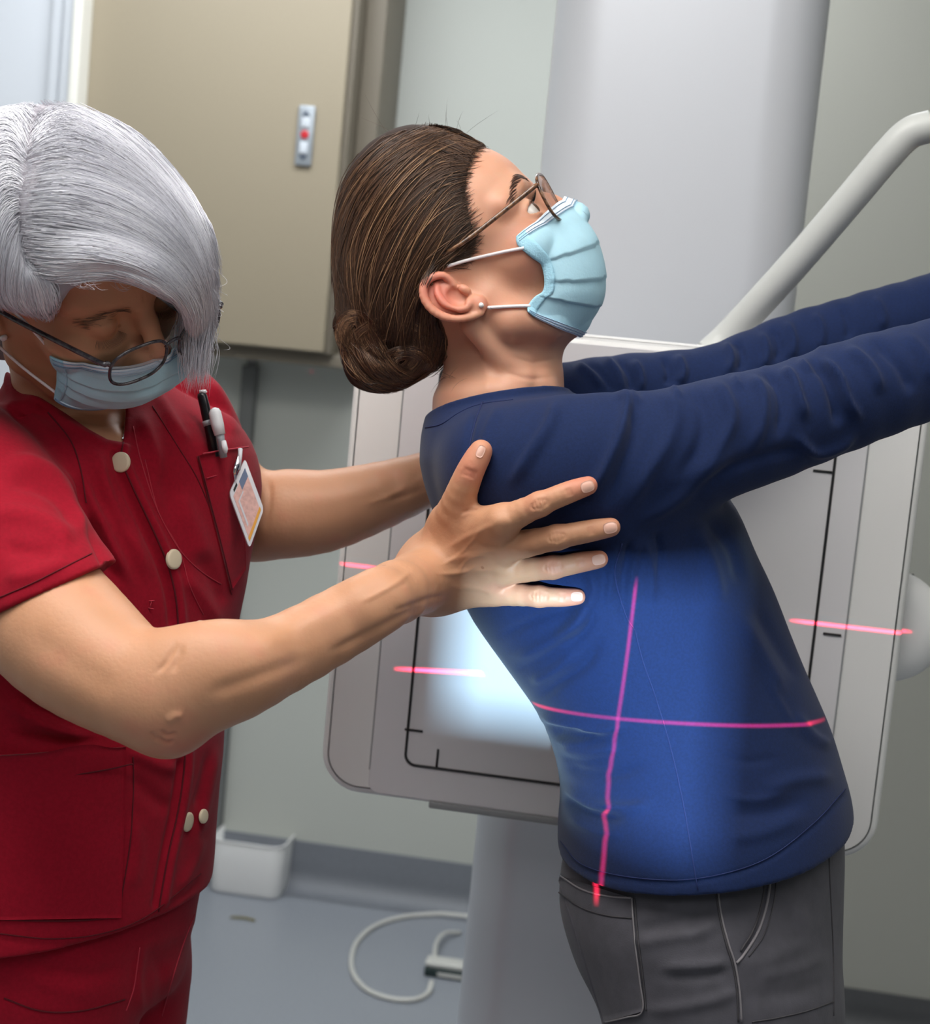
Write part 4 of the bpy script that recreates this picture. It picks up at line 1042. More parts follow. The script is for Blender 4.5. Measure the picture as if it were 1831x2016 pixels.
tint = np.clip(np.concatenate([0.10 + 0.60 * tc_ + 0.10 * rng.normal(size=nc_), 0.55 + 0.25 * rng.normal(size=len(allc) - nc_)]), 0, 1)
# fine flyaways round the crown and nape
fly = []
for _ in range(46):
    x, y = [(865 + rng.normal() * 60, 262), (860 + rng.normal() * 30, 745), (900 + rng.normal() * 30, 268), (700 + rng.normal() * 10, 620)][int(rng.integers(4))]
    h = multi([HH, FP], x, y)
    if h is None: continue
    d = rng.normal(size=3) * .5 + h[1] * .4 + np.array([-.3, -.25 if y > 500 else .5, 0]); d /= np.linalg.norm(d); L_ = .012 + .022 * rng.random(); b = rng.normal(size=3) * .006
    fly.append([h[0] + d * L_ * t + b * t * t * 1.5 for t in np.linspace(0, 1, 16)])
fly = np.array(fly); rad_ = np.concatenate([np.full(len(allc), .00042), np.full(len(baby), .00020), np.full(len(fly), .00013)])
strands('hair_strands', np.vstack([allc, baby, fly]), rad_, m_hair_p, pt, np.concatenate([tint, np.full(len(baby) + len(fly), .35)]))

# --- trousers
PS = [((1135, 1550), (1610, 1500), .128), ((1122, 1640), (1645, 1570), .150), ((1106, 1710), (1652, 1650), .160), ((1103, 1790), (1648, 1770), .172), ((1128, 1880), (1645, 1880), .172), ((1162, 1950), (1645, 1950), .168), ((1192, 2016), (1645, 2016), .160)]
cP, wP, hP = stations(PS, DB)
def leg_w(dx, dep):
    a = P(1425, 1990, dep); w0 = loc2w(a); up_w = w2loc(np.array([0, 0, 1.0]) + MC[:3, 3])
    pts = [a]; 
    for z, off in ((0.62, 0.01), (0.45, 0.0), (0.25, -0.02), (0.07, -0.03)):
        pts.append(w2loc(np.array([w0[0] + off - 0.02, w0[1], z])))
    return pts
legs = [leg_w(0, 1.425), leg_w(0, 1.585)]
def pants_f(p):
    d = s_etube(p, cP, wP, hP, ax_lat, n=14, sq=2.05, r_end=0.015, dirs=st_dirs(PS))
    for L in legs: d = smin(d, s_tube(p, L, [.098, .088, .070, .062, .066], 0.01, n=12), 0.02)
    d = smax(d, s_half(p, P(1370, 1690, 1.42) + np.array([0, 0.035, 0]), -hem_nrm * -1 * -1), 0.003) if False else d
    floor_n = w2loc(np.array([0, 0, -1.0]) + MC[:3, 3])
    return smax(d, s_half(p, w2loc(np.array([0, 0, 0.035])), floor_n), 0.003)
lp = np.array(sum(legs, []))
v, q = mesh_sdf(pants_f, [P(1060, 1900, 1.5)[0], lp[:, 1].min() - 0.09, -1.80], [P(1700, 1900, 1.5)[0] + .02, P(1400, 1560, 1.5)[1], min(-1.24, lp[:, 2].max() + .2)] if False else [P(1700, 1900, 1.5)[0] + .05, P(1400, 1440, 1.5)[1], lp[:, 2].max() + .12], 0.0034)
v = relax(v, q, 2, 0.4)
v = folds(v, q, [([(1230, 1860), (1300, 1848), (1380, 1835), (1420, 1805)], .0030, 13), ([(1240, 1835), (1320, 1815), (1400, 1790)], -.0028, 12), ([(1290, 1905), (1370, 1902), (1440, 1895)], .0028, 10), ([(1290, 1925), (1380, 1922), (1440, 1912)], -.0022, 9),
    ([(1250, 1990), (1330, 1985), (1420, 1965), (1450, 1945)], .0026, 11), ([(1460, 1905), (1530, 1885), (1600, 1840)], .0018, 18), ([(1470, 1965), (1560, 1955), (1640, 1925)], -.0014, 14), ([(1480, 1925), (1560, 1910), (1640, 1880)], .0018, 14),
    ([(1520, 1740), (1560, 1780), (1600, 1840)], .0016, 18), ([(1420, 1735), (1430, 1850), (1450, 1900), (1458, 2016)], .0012, 6, .05),
    ([(1512, 1715), (1505, 1770), (1490, 1830), (1455, 1893)], -.0022, 6, .1)])
PN = Surf(v, q)
pants = new_mesh('trousers', v, q, m_pants, pt); pants['label'] = 'charcoal cotton trousers'
seam('side_seam', PN, [(1412, 1735), (1420, 1800), (1435, 1860), (1447, 1896), (1456, 1950), (1460, 2012)], .0009, m_pants_l, pants)
seam('side_seam', PN, [(1408, 1735), (1416, 1800), (1431, 1862), (1443, 1900), (1451, 1950), (1454, 2012)], .0009, m_pants_t, pants)
seam('pocket_edge', PN, [(1518, 1708), (1512, 1770), (1494, 1832), (1466, 1878), (1450, 1896)], .0012, m_pants_l, pants)
seam('pocket_edge', PN, [(1506, 1708), (1502, 1765), (1484, 1828), (1458, 1872)], .0010, m_pants_t, pants)
seam('pocket_stitch', PN, [(1530, 1708), (1524, 1772), (1505, 1838), (1474, 1884)], .0006, m_pants_t, pants)
seam('fly_seam', PN, [(1632, 1625), (1632, 1700), (1636, 1790), (1640, 1880), (1641, 2000)], .0007, m_pants_t, pants)
seam('knee_seam', PN, [(1640, 1972), (1590, 1990), (1530, 2004), (1480, 2012)], .0007, m_pants_t, pants)
bp_ = patch('back_pocket', PN, [(1099, 1722), (1244, 1768), (1268, 1990), (1190, 2012)], .0010, m_pants, pants, bow=0.0)
seam('pocket_stitch', PN, [(1103, 1722), (1150, 1752), (1200, 1765), (1245, 1768)], .0009, m_pants_l, pants, off=.0018)
seam('pocket_stitch', PN, [(1104, 1757), (1150, 1788), (1200, 1803), (1246, 1808)], .0007, m_pants_t, pants, off=.0018)
seam('pocket_stitch', PN, [(1246, 1768), (1252, 1850), (1262, 1930), (1268, 1990), (1235, 2002), (1195, 2012)], .0008, m_pants_l, pants, off=.0016)
seam('pocket_stitch', PN, [(1250, 1770), (1257, 1850), (1267, 1930), (1273, 1990)], .0009, m_pants_t, pants, off=.0005)
# shoes
m_shoe = mat('dark_shoe', s2l(50, 50, 52), 0.6)
def shoe(parent, ankle, fwd, m):
    fwd = np.array(fwd, float); fwd /= np.linalg.norm(fwd); a = np.array([ankle[0], ankle[1], 0.0]); s_ = np.array([-fwd[1], fwd[0], 0]); V = []; n = 20
    st_ = [(-.055, .012, .030), (-.045, .030, .070), (-.01, .034, .085), (.05, .038, .070), (.11, .044, .050), (.155, .040, .040), (.19, .026, .030), (.205, .008, .018)]
    for x, w_, h_ in st_:
        for k in range(n):
            an = 2 * math.pi * k / n; z = max(0.002, h_ * (0.5 + 0.55 * math.sin(an))) ; V.append(a + fwd * x + s_ * w_ * math.cos(an) * (1 if z > .01 else .92) + np.array([0, 0, z]))
    Fc = [(i * n + k, i * n + (k + 1) % n, (i + 1) * n + (k + 1) % n, (i + 1) * n + k) for i in range(len(st_) - 1) for k in range(n)] + [tuple(range(n))[::-1], tuple((len(st_) - 1) * n + k for k in range(n))]
    return new_mesh('shoe', V, Fc, m, parent, local=False)
for L in legs: shoe(pt, loc2w(L[-1]), (1, -0.1, 0), m_shoe)
# ================================================================== TECHNICIAN
skin_t = mat('technician_skin', s2l(200, 150, 118), 0.48, sss=0.10, attr='flush', attr_cols=[(0.0, s2l(190, 140, 106)), (0.45, s2l(200, 148, 116)), (1.0, s2l(206, 122, 104))], bump=0.45, bscale=240, bdist=0.0007, spec=0.35, spots=(26, 0.035, s2l(150, 92, 66), 0.55))
m_scrub = mat('crimson_scrub_cotton', s2l(146, 10, 34), 0.85, sheen=0.05, spec=0.2, var=0.08, vscale=300, bump=0.3, bscale=900, bdist=0.0004)
m_scrub_t = mat('crimson_thread', s2l(176, 44, 62), 0.8)
m_scrub_d = mat('crimson_dark_thread', s2l(92, 6, 22), 0.9)  # darker crimson for seams, stitches and edges
m_hair_t = mat('silver_hair', s2l(205, 205, 214), 0.35, attr='tint', attr_cols=[(0.0, s2l(150, 146, 152)), (0.35, s2l(208, 208, 218)), (0.7, s2l(236, 236, 244)), (1.0, s2l(250, 250, 254))], spec=0.6)
m_hair_tb = mat('silver_hair_mass', s2l(166, 162, 170), 0.8, spec=0.1, bump=0.4, bscale=260, bdist=0.001)
FT = np.array([0.77, -0.45, 0.45]); UT = np.array([0.077, 0.769, 0.638])
ft = Frame(P(130, 556, 1.40), FT, UT)
def Rr(r, d): return r * d / F
# --- torso, turned three-quarters to the camera
lat_t = np.array([0.55, 0.12, -0.82]); lat_t /= np.linalg.norm(lat_t)
TS = [((150, 800), .085, .070, 1.50), ((200, 870), .150, .098, 1.51), ((206, 960), .172, .112, 1.51), ((197, 1100), .168, .122, 1.51), ((180, 1300), .160, .122, 1.51), ((157, 1500), .162, .125, 1.51), ((125, 1700), .170, .130, 1.51), ((95, 1900), .176, .132, 1.51), ((90, 1990), .176, .132, 1.51)]
cS = np.array([P(c[0] - (24 if c[1] > 1250 else 12 if c[1] > 1000 else 0), c[1], d) for c, a, b, d in TS]); lS = np.array([t[1] - (.007 if t[0][1] > 1000 else 0) for t in TS]); aS = np.array([t[2] for t in TS])
dTt = np.array([(.25, -.95, -.1), (.15, -1, -.05), (.05, -1, 0), (-.05, -1, 0), (-.1, -1, 0), (-.12, -1, 0), (-.14, -1, 0), (-.1, -1, 0), (-.05, -1, 0)])
def torso_t(p, sh=0.0): return s_etube(p, cS, lS - sh, aS - sh, lat_t, n=18, sq=2.1, r_end=0.012, dirs=dTt)
n_sl = [((-120, 900), 150, 1.42), ((-60, 985), 172, 1.36), ((10, 1090), 172, 1.315), ((98, 1200), 156, 1.275)]
f_sl = [((300, 790), 90, 1.60), ((345, 815), 100, 1.62), ((380, 890), 102, 1.63), ((410, 980), 98, 1.63)]
def armt(p, A, k=0.004, grow=0.0, n=14): return s_tube(p, [P(*c, d) for c, r, d in A], [Rr(r, d) + grow for c, r, d in A], k, n=n)
def half3(p, a, b, c, side):
    n = np.cross(b - a, c - a); n /= np.linalg.norm(n)
    if n @ (side - a) < 0: n = -n
    return (p - a) @ n            # positive towards side
slA, slB, slC = P(0, 1212, 1.25), P(205, 1113, 1.25), P(110, 1185, 1.45)
neck_t = [ft.out(np.array([[-0.01, 0, -0.04]]))[0], P(140, 740, 1.47), P(165, 860, 1.50)]
V_poly = [(5, 722), (60, 768), (120, 808), (175, 845), (212, 866), (243, 872), (246, 845), (249, 800), (290, 765), (340, 720), (200, 600), (0, 600)]
def top_f(p):
    d = torso_t(p); d = smin(d, s_etube(p, [P(150, 800, 1.5), P(140, 740, 1.48)], np.array([.085, .060]), np.array([.07, .058]), lat_t, n=4, r_end=.01), 0.03)
    near = armt(p, n_sl); near = smax(near, half3(p, slA, slB, slC, P(330, 1380, 1.22)), 0.002)
    d = smin(d, near, 0.014)
    fs = armt(p, f_sl); fs = smax(fs, s_half(p, P(440, 915, 1.62), np.array([0.35, -1.0, 0])), 0.002)
    d = smin(d, fs, 0.014)
    d = smax(d, -s_tube(p, [neck_t[0], P(140, 740, 1.48), P(150, 775, 1.49)], [.07, .049, .044]), 0.003)
    w = smax(pxpoly(p, V_poly, 1.45), -p[:, 2] - 1.50, 0.004)
    d = smax(d, -w, 0.002)
    d = smax(d, half3(p, P(-200, 1868, 1.4), P(150, 1880, 1.36), P(400, 1752, 1.52), P(100, 2100, 1.4)), 0.003)
    return d
v, q = mesh_sdf(top_f, P(-330, 1950, 1.55) + np.array([0, 0, -0.14]), P(540, 640, 1.3) + np.array([.02, 0, 0.14]), 0.0026)
v = relax(v, q, 2, 0.4)
v = v + vnormals(v, q) * (0.0007 * noise3(v, 9, 5))[:, None]
placket = [(243, 872), (240, 905), (262, 960), (300, 1040), (330, 1110), (347, 1180), (352, 1260), (356, 1400), (364, 1490), (352, 1590), (330, 1690), (312, 1795)]
TOPF = ([
    ([(247, 872), (246, 905), (268, 958), (306, 1038), (337, 1108), (354, 1180), (360, 1260), (364, 1400), (372, 1490), (360, 1590), (338, 1690), (320, 1795)], .0026, 8, .02),
    ([(232, 880), (230, 910), (250, 968), (286, 1046), (318, 1118), (336, 1185), (342, 1260)], -.0035, 9, .1),
    ([(356, 1490), (343, 1590), (322, 1690), (304, 1795)], -.0026, 7, .05),
    # sleeve and armhole
    ([(0, 905), (60, 915), (120, 950), (160, 1010), (175, 1060)], .0050, 16), ([(0, 950), (70, 955), (125, 990), (150, 1050)], -.0036, 16), ([(-40, 1010), (50, 1015), (110, 1040), (150, 1075)], .0036, 20),
    ([(145, 925), (158, 985), (185, 1045), (215, 1110), (245, 1160)], -.0050, 11), ([(120, 860), (160, 930), (190, 1010), (225, 1090), (265, 1170)], .0044, 13),
    ([(60, 830), (130, 890), (180, 960), (220, 1040)], -.0030, 14), ([(0, 780), (70, 830), (140, 900)], .0030, 14), ([(10, 740), (80, 795), (160, 850), (220, 880)], .0018, 7),
    ([(180, 870), (215, 960), (260, 1060), (300, 1160)], .0034, 13), ([(205, 900), (235, 990), (270, 1070)], -.0030, 12),
    ([(0, 1080), (60, 1085), (120, 1090)], -.0024, 18), ([(0, 1140), (70, 1130), (140, 1100)], .0022, 16),
    # far breast
    ([(300, 760), (340, 830), (370, 880)], .0026, 12), ([(270, 800), (300, 880), (320, 960)], .0024, 14), ([(380, 760), (420, 820), (450, 870)], -.0028, 12), ([(410, 740), (445, 800), (470, 860)], .0024, 11),
    ([(340, 960), (380, 1040), (410, 1120)], .0028, 22), ([(300, 900), (330, 960), (345, 1030)], -.0020, 18), ([(380, 1080), (420, 1140), (440, 1200)], -.0022, 16), ([(350, 1120), (400, 1180), (440, 1240)], .0022, 14),
    # waist, below the forearm
    ([(0, 1350), (80, 1400), (160, 1430), (250, 1450)], -.0040, 14), ([(0, 1380), (90, 1425), (180, 1455)], .0040, 12), ([(0, 1440), (80, 1455), (160, 1462), (230, 1455)], -.0036, 12), ([(0, 1300), (60, 1340)], .003, 14),
    ([(240, 1470), (300, 1500), (355, 1520)], .0026, 14), ([(250, 1520), (300, 1570), (340, 1600)], -.0020, 16), ([(430, 1460), (415, 1530), (400, 1600), (370, 1690)], .0024, 11), ([(415, 1470), (400, 1540), (385, 1600)], -.0022, 9),
    ([(400, 1640), (380, 1700), (350, 1760)], .0020, 11), ([(260, 1600), (270, 1680), (255, 1760)], .0018, 16), ([(0, 1850), (100, 1862), (200, 1852), (290, 1818), (395, 1735)], -.0012, 5, .02)])
v = folds(v, q, [(f_[0], f_[1] * (1.5 if abs(f_[1]) > .0014 else 1)) + tuple(f_[2:]) for f_ in TOPF], facing=(-0.1, 0.3))
TP = Surf(v, q)
te = root('person', tuple(loc2w(P(100, 1900, 1.5)) * np.array([1, 1, 0])), 'silver-haired woman in crimson scrubs, glasses and mask, steadying the other woman with both hands', 'person')
top = new_mesh('scrub_top', v, q, m_scrub, te); top['label'] = 'crimson short-sleeved scrub top'
seam('placket_edge', TP, placket, .0009, m_scrub_d, top, n=90, off=.0002)
seam('placket_stitch', TP, [(262, 840), (275, 900), (300, 980), (322, 1030), (355, 1085), (395, 1125), (435, 1150)], .0006, m_scrub_t, top)
seam('placket_stitch', TP, [(285, 905), (312, 1010), (352, 1080), (372, 1150), (400, 1210)], .0005, m_scrub_t, top)
seam('sleeve_hem_stitch', TP, [(0, 1176), (60, 1150), (120, 1120), (180, 1090)], .0006, m_scrub_d, top)
seam('armhole_seam', TP, [(95, 812), (140, 870), (160, 930), (170, 990)], .0007, m_scrub_d, top)
seam('hem_stitch', TP, [(0, 1838), (100, 1848), (200, 1838), (290, 1803), (395, 1720)], .0006, m_scrub_d, top, n=60)
seam('shoulder_seam', TP, [(300, 800), (350, 880), (392, 950), (425, 1040), (445, 1130), (455, 1170)], .0006, m_scrub_d, top)
cpk = patch('chest_pocket', TP, [(386, 899), (474, 886), (480, 1120), (452, 1162)], .0014, m_scrub, top, bow=0.006)
seam('pocket_edge', TP, [(386, 899), (430, 891), (474, 885)], .0008, m_scrub_t, top, off=.008)
seam('pocket_stitch', TP, [(400, 943), (430, 934), (462, 924)], .0006, m_scrub_t, top, off=.004)
seam('pocket_stitch', TP, [(386, 900), (402, 960), (425, 1050), (440, 1110), (452, 1160)], .0006, m_scrub_d, top, off=.003)
lpk = patch('side_pocket', TP, [(-110, 1492), (246, 1470), (236, 1806), (-110, 1812)], .0016, m_scrub, top, nu=40, nv=40, bow=0.010)
seam('pocket_stitch', TP, [(-40, 1537), (60, 1535), (150, 1522), (220, 1510), (256, 1500)], .0007, m_scrub_d, top, off=.006)
seam('pocket_stitch', TP, [(262, 1490), (262, 1560), (256, 1660), (240, 1760), (235, 1806)], .0007, m_scrub_d, top)
seam('pocket_stitch', TP, [(-40, 1808), (60, 1812), (150, 1812), (234, 1805)], .0007, m_scrub_d, top, off=.001)
m_btn = mat('cream_button', s2l(222, 208, 180), 0.35)
for (bx_, by_) in ((238, 910), (342, 1101), (391, 1240), (369, 1618)):
    h = TP.hit(bx_, by_)
    if h: disc('button', h[0], h[1], 0.0088, 0.0022, m_btn, top, local=True)
h = TP.hit(394, 1607)
if h: disc('button', h[0] + np.array([0.003, 0, 0]), h[1] + np.array([.35, 0, 0]), 0.0065, 0.0016, m_btn, top, local=True)
V, Fc = merge([tube_vf([P(x0, y0, -TP.hit(296, 1190)[0][2] - 0.001), P(x1, y1, -TP.hit(296, 1190)[0][2] - 0.001)], .0006, 5) for x0, y0, x1, y1 in ((292, 1183, 304, 1183), (298, 1183, 296, 1196), (292, 1197, 303, 1199))])
new_mesh('buttonhole_thread', V, Fc, m_scrub_t, top)

# --- the near hand on the patient's shoulder
def on_sh(px, py, r, extra=0.0, dflt=1.33):
    h = multi([SH], px, py)
    d = -h[0][2] if h else dflt
    return P(px, py, d - r * 1.0 - extra)
def fing(js, rads, ex=(0.010, 0.006, 0.002, 0.0)):
    return [on_sh(x, y, r, e) for (x, y), r, e in zip(js, rads, ex)]
HR = dict(index=([(990, 1026), (1062, 993), (1120, 969), (1158, 956)], [.0125, .0094, .0086, .0074]),
          middle=([(995, 1079), (1096, 1058), (1163, 1045), (1203, 1038)], [.0125, .0096, .0087, .0075]),
          ring=([(992, 1124), (1088, 1117), (1143, 1107), (1180, 1101)], [.0118, .0090, .0082, .0071]),
          little=([(976, 1166), (1061, 1174), (1106, 1176), (1137, 1175)], [.0112, .0084, .0076, .0065]))
fingers = {k: (fing(a, r), r) for k, (a, r) in HR.items()}
dW = -on_sh(900, 1080, .02)[2]
wrist_r, wrist_u = P(838, 1112, dW + .004), P(858, 1158, dW + .006)
thumb = [P(862, 1082, dW), on_sh(897, 1000, .0125, .006), on_sh(924, 932, .0105, .003), on_sh(947, 888, .0085)]
near_fore = [((325, 1378), 88, 1.215), ((440, 1334), 90, 1.225), ((560, 1286), 76, 1.245), ((680, 1221), 69, 1.262), ((760, 1176), 63, 1.275), ((845, 1137), 60, dW + .006)]
near_up = [((-90, 1010), 130, 1.40), ((30, 1150), 137, 1.305), ((140, 1262), 134, 1.255), ((240, 1338), 112, 1.225), ((318, 1380), 92, 1.215)]
def hand_near(p):
    d = None
    mc = {'index': (P(852, 1098, dW), .0185), 'middle': (P(850, 1118, dW - .002), .0185), 'ring': (P(852, 1140, dW), .0175), 'little': (P(862, 1158, dW + .003), .0165)}
    for k, (c0, r0) in mc.items():
        m1 = fingers[k][0][0]; t = s_tube(p, [c0, (c0 + m1) / 2 + np.array([0, 0, .003]), m1], [r0, .0132, fingers[k][1][0]], 0.004, n=8)
        d = t if d is None else smin(d, t, 0.018)
    d = smin(d, s_tube(p, thumb, [.0185, .0138, .0110, .0092], 0.002, n=14), 0.010)
    d = smin(d, s_tube(p, [thumb[1] * .6 + thumb[0] * .4, fingers['index'][0][0]], [.012, .009], 0.0), 0.016)
    for k, (pts, r) in fingers.items():
        f_ = s_tube(p, pts, r, 0.0008, n=16)
        j = s_sphere(p, pts[1] + np.array([0, 0, .0008]), r[1] * 1.04)
        d = smin(d, smin(f_, j, 0.004), 0.0035)
    return d
def arm_near(p):
    d = smin(armt(p, near_fore, 0.004), armt(p, near_up, 0.004), 0.022)
    d = smin(d, s_sphere(p, P(338, 1432, 1.222), .0135), 0.028)
    d = smin(d, s_ell(p, P(420, 1310, 1.205), (.05, .030, .026)), 0.03)
    return smin(d, hand_near(p), 0.028)
va, qa = mesh_sdf(arm_near, P(-200, 1560, 1.35) + np.array([0, 0, -0.10]), P(1240, 840, 1.30) + np.array([0.0, 0.01, 0.14]), 0.00115)
va = relax(va, qa, 1, 0.3)
# tendons, veins, knuckle creases
tend = [([(870, 1085), (930, 1052), (985, 1028)], .0011, 6), ([(868, 1110), (930, 1092), (990, 1080)], .0012, 6), ([(868, 1132), (930, 1124), (988, 1122)], .0011, 6), ([(880, 1156), (930, 1158), (972, 1164)], .0009, 6),
        ([(878, 1100), (930, 1072), (975, 1050)], -.0009, 6), ([(878, 1122), (930, 1108), (975, 1100)], -.0009, 6), ([(880, 1144), (930, 1141), (972, 1144)], -.0008, 6),
        ([(860, 1118), (900, 1095), (935, 1060), (950, 1035)], .0008, 4), ([(895, 1135), (925, 1100), (965, 1092)], .0007, 3.5), ([(850, 1130), (905, 1128), (950, 1108)], .0006, 3.5),
        ([(908, 1010), (925, 1004), (945, 1002)], -.0010, 3), ([(905, 1018), (930, 1010)], .0006, 3)]
for k, (a, r) in HR.items():
    tend.append(([(a[0][0] - 8, a[0][1]), (a[0][0] + 8, a[0][1])], .0016, 12, 0))
    dx, dy = a[2][0] - a[1][0], a[2][1] - a[1][1]; L_ = math.hypot(dx, dy); nx, ny = -dy / L_, dx / L_; ux, uy = dx / L_, dy / L_
    for o in (-11, -5.5, 0, 5.5, 11):
        w_ = 15 - abs(o) * .6; tend.append(([(a[1][0] + ux * o - nx * w_, a[1][1] + uy * o - ny * w_), (a[1][0] + ux * (o * 1.5), a[1][1] + uy * o * 1.5), (a[1][0] + ux * o + nx * w_, a[1][1] + uy * o + ny * w_)], -.0010, 2.6, .2))
    for o in (-3, 3): tend.append(([(a[2][0] + ux * o - nx * 10, a[2][1] + uy * o - ny * 10), (a[2][0] + ux * o + nx * 10, a[2][1] + uy * o + ny * 10)], -.0008, 2.6, .2))
for o in (-6, -2, 2, 6): tend.append(([(908 + o * .4, 926 - o), (924 + o * .4, 932 - o), (940 + o * .4, 938 - o)], -.0008, 2.6, .2))
tend = [(a_[0], a_[1] * ((.75 if a_[1] > 0 else .35) if abs(a_[1]) > .0007 and a_[2] > 3.2 and a_[2] < 10 else 1),) + tuple(a_[2:]) for a_ in tend]
arm_v = folds(va, qa, tend + [([(352, 1258), (338, 1285), (322, 1310), (300, 1332)], -.0016, 6, .35), ([(360, 1262), (350, 1300), (335, 1330)], -.0012, 7, .35), ([(305, 1448), (325, 1462), (345, 1458)], -.0018, 4), ([(296, 1440), (310, 1462)], -.0014, 4), ([(315, 1436), (330, 1448), (350, 1442)], -.0014, 4),
    ([(700, 1190), (760, 1160), (820, 1120)], .0010, 6), ([(640, 1290), (740, 1240), (840, 1188)], -.0020, 9), ([(480, 1290), (600, 1230), (720, 1170)], .0016, 22), ([(400, 1370), (500, 1335), (620, 1290)], -.0018, 16), ([(326, 1425), (345, 1410), (362, 1412)], .0014, 8),
    ([(770, 1205), (800, 1195), (850, 1178), (900, 1172)], -.0012, 6), ([(790, 1225), (830, 1205), (860, 1195)], .001, 6), ([(40, 1240), (150, 1310), (240, 1370)], -.0016, 30)])
AN = Surf(arm_v, qa)
# --- far arm and the hand behind the patient's back
far_up = [((330, 800), 66, 1.60), ((395, 880), 74, 1.63), ((455, 965), 72, 1.65), ((500, 1035), 66, 1.66)]
far_fore = [((500, 1022), 78, 1.66), ((560, 1012), 86, 1.65), ((640, 1006), 79, 1.65), ((740, 978), 66, 1.65), ((845, 942), 52, 1.655), ((890, 925), 46, 1.665)]
def back_pt(x, y, d): return P(x, y, d)
fh = [([P(900, 922, 1.675), P(960, 900, 1.70), P(985, 870, 1.705)], [.016, .010, .0075])]
for i in range(4):
    y0 = 895 + 24 * i; fh.append(([P(900, 915 + 8 * i, 1.675), P(965, y0, 1.705), P(1010, y0 - 6, 1.70), P(1045, y0 - 10, 1.69)], [.014, .0105, .0085, .0068]))
def arm_far(p):
    d = smin(armt(p, far_up, 0.004), armt(p, far_fore, 0.004), 0.012)
    for pts, r in fh: d = smin(d, s_tube(p, pts, r, 0.001, n=10), 0.006)
    return d
vf, qf = mesh_sdf(arm_far, P(220, 1130, 1.66) + np.array([0, 0, -0.10]), P(1080, 720, 1.66) + np.array([0, 0, 0.10]), 0.0024)
vf = folds(vf, qf, [([(700, 1000), (770, 975), (810, 950), (835, 935)], .0012, 5), ([(760, 985), (800, 975), (840, 960)], -.0012, 6), ([(790, 965), (815, 945), (838, 920)], -.0010, 5), ([(528, 935), (530, 990), (520, 1050)], -.0025, 6), ([(560, 990), (680, 975), (780, 945)], .0012, 18)])
# --- head, neck and chest
def head_t(p):
    d = head_sdf(ft, p, closed=1.0)
    d = smin(d, s_tube(p, neck_t, [.052, .050, .062], 0.006, n=8), 0.022)
    d = smin(d, s_tube(p, [ft.out(np.array([[-0.0, -0.045, -0.03]]))[0], P(150, 800, 1.445), P(225, 870, 1.415)], [.008, .009, .007]), 0.016)
    d = smin(d, torso_t(p, 0.012), 0.02)
    return smax(d, s_half(p, P(180, 1150, 1.5), np.array([0.0, -1, 0])), 0.002)
vt, qt = mesh_sdf(head_t, P(-230, 1170, 1.5) + np.array([0, 0, -0.18]), P(500, 230, 1.3) + np.array([0, 0.02, 0.08]), 0.0018)
vt = relax(vt, qt, 1, 0.3)
# frown and lid creases, crow's feet, neck lines
def lp_(pts): return [tuple(x) for x in pix(ft.out(np.array(pts)))]
crs = []
for z_ in (0.052, 0.064, 0.077): crs.append((lp_([(0.100, -0.035, z_ - .003), (0.104, -0.010, z_), (0.104, 0.012, z_), (0.098, 0.034, z_ - .003)]), -.0005, 4))
crs += [(lp_([(0.082, -0.052, 0.016), (0.072, -0.060, 0.022)]), -.0006, 3), (lp_([(0.082, -0.052, 0.010), (0.070, -0.061, 0.010)]), -.0006, 3), (lp_([(0.094, -0.018, 0.018), (0.096, -0.030, 0.0225), (0.088, -0.046, 0.017)]), -.0009, 3.5),
        (lp_([(0.093, -0.018, -0.004), (0.092, -0.032, -0.009), (0.083, -0.046, -0.004)]), -.0008, 4), (lp_([(0.105, -0.005, 0.030), (0.107, -0.006, 0.040)]), -.0008, 3)]
crs += [([(130, 800), (180, 815), (235, 810)], -.0010, 4), ([(150, 825), (200, 838), (240, 832)], -.0008, 4)]
vt = folds(vt, qt, crs)
HT = Surf(vt, qt)
vb = np.vstack([vt, arm_v, vf]); qb = np.vstack([qt, qa + len(vt), qf + len(vt) + len(arm_v)])
fl_ = 0.34 + 0.13 * noise3(vb, 20, 6)
for k, (a, r) in HR.items():
    for j_, (rr_, aa_) in enumerate(((.014, .22), (.009, .38), (.007, .22), (.011, .42))): fl_ = fl_ + ball(vb, fingers[k][0][j_], rr_ * 1.3, aa_)
for j_, aa_ in ((2, .35), (3, .45)): fl_ = fl_ + ball(vb, thumb[j_], .014, aa_)
fl_ = fl_ + ball(vb, ft.out(np.array([[.12, 0, -.018]]))[0], .02, .35) + ball(vb, P(340, 1445, 1.2), .03, .35)
bt_ = new_mesh('body', vb, qb, skin_t, te, attrs={'flush': np.clip(fl_, 0, 1)})
for sg in (-1, 1): eyeball(ft, sg, (1, 0, -0.5), te)
m_brow_t = mat('ash_brow_hair', s2l(120, 92, 76), 0.6)
brow(ft, lambda p: head_sdf(ft, p, fast=True), -1, 110, te, m_brow_t, r=.00016, ln=.007, z0=.022, jz=.0028); brow(ft, lambda p: head_sdf(ft, p, fast=True), 1, 90, te, m_brow_t, r=.00016, ln=.007, z0=.022, jz=.0028)
lashes(ft, -1, te, m_lash, down=True); lashes(ft, 1, te, m_lash, down=True)
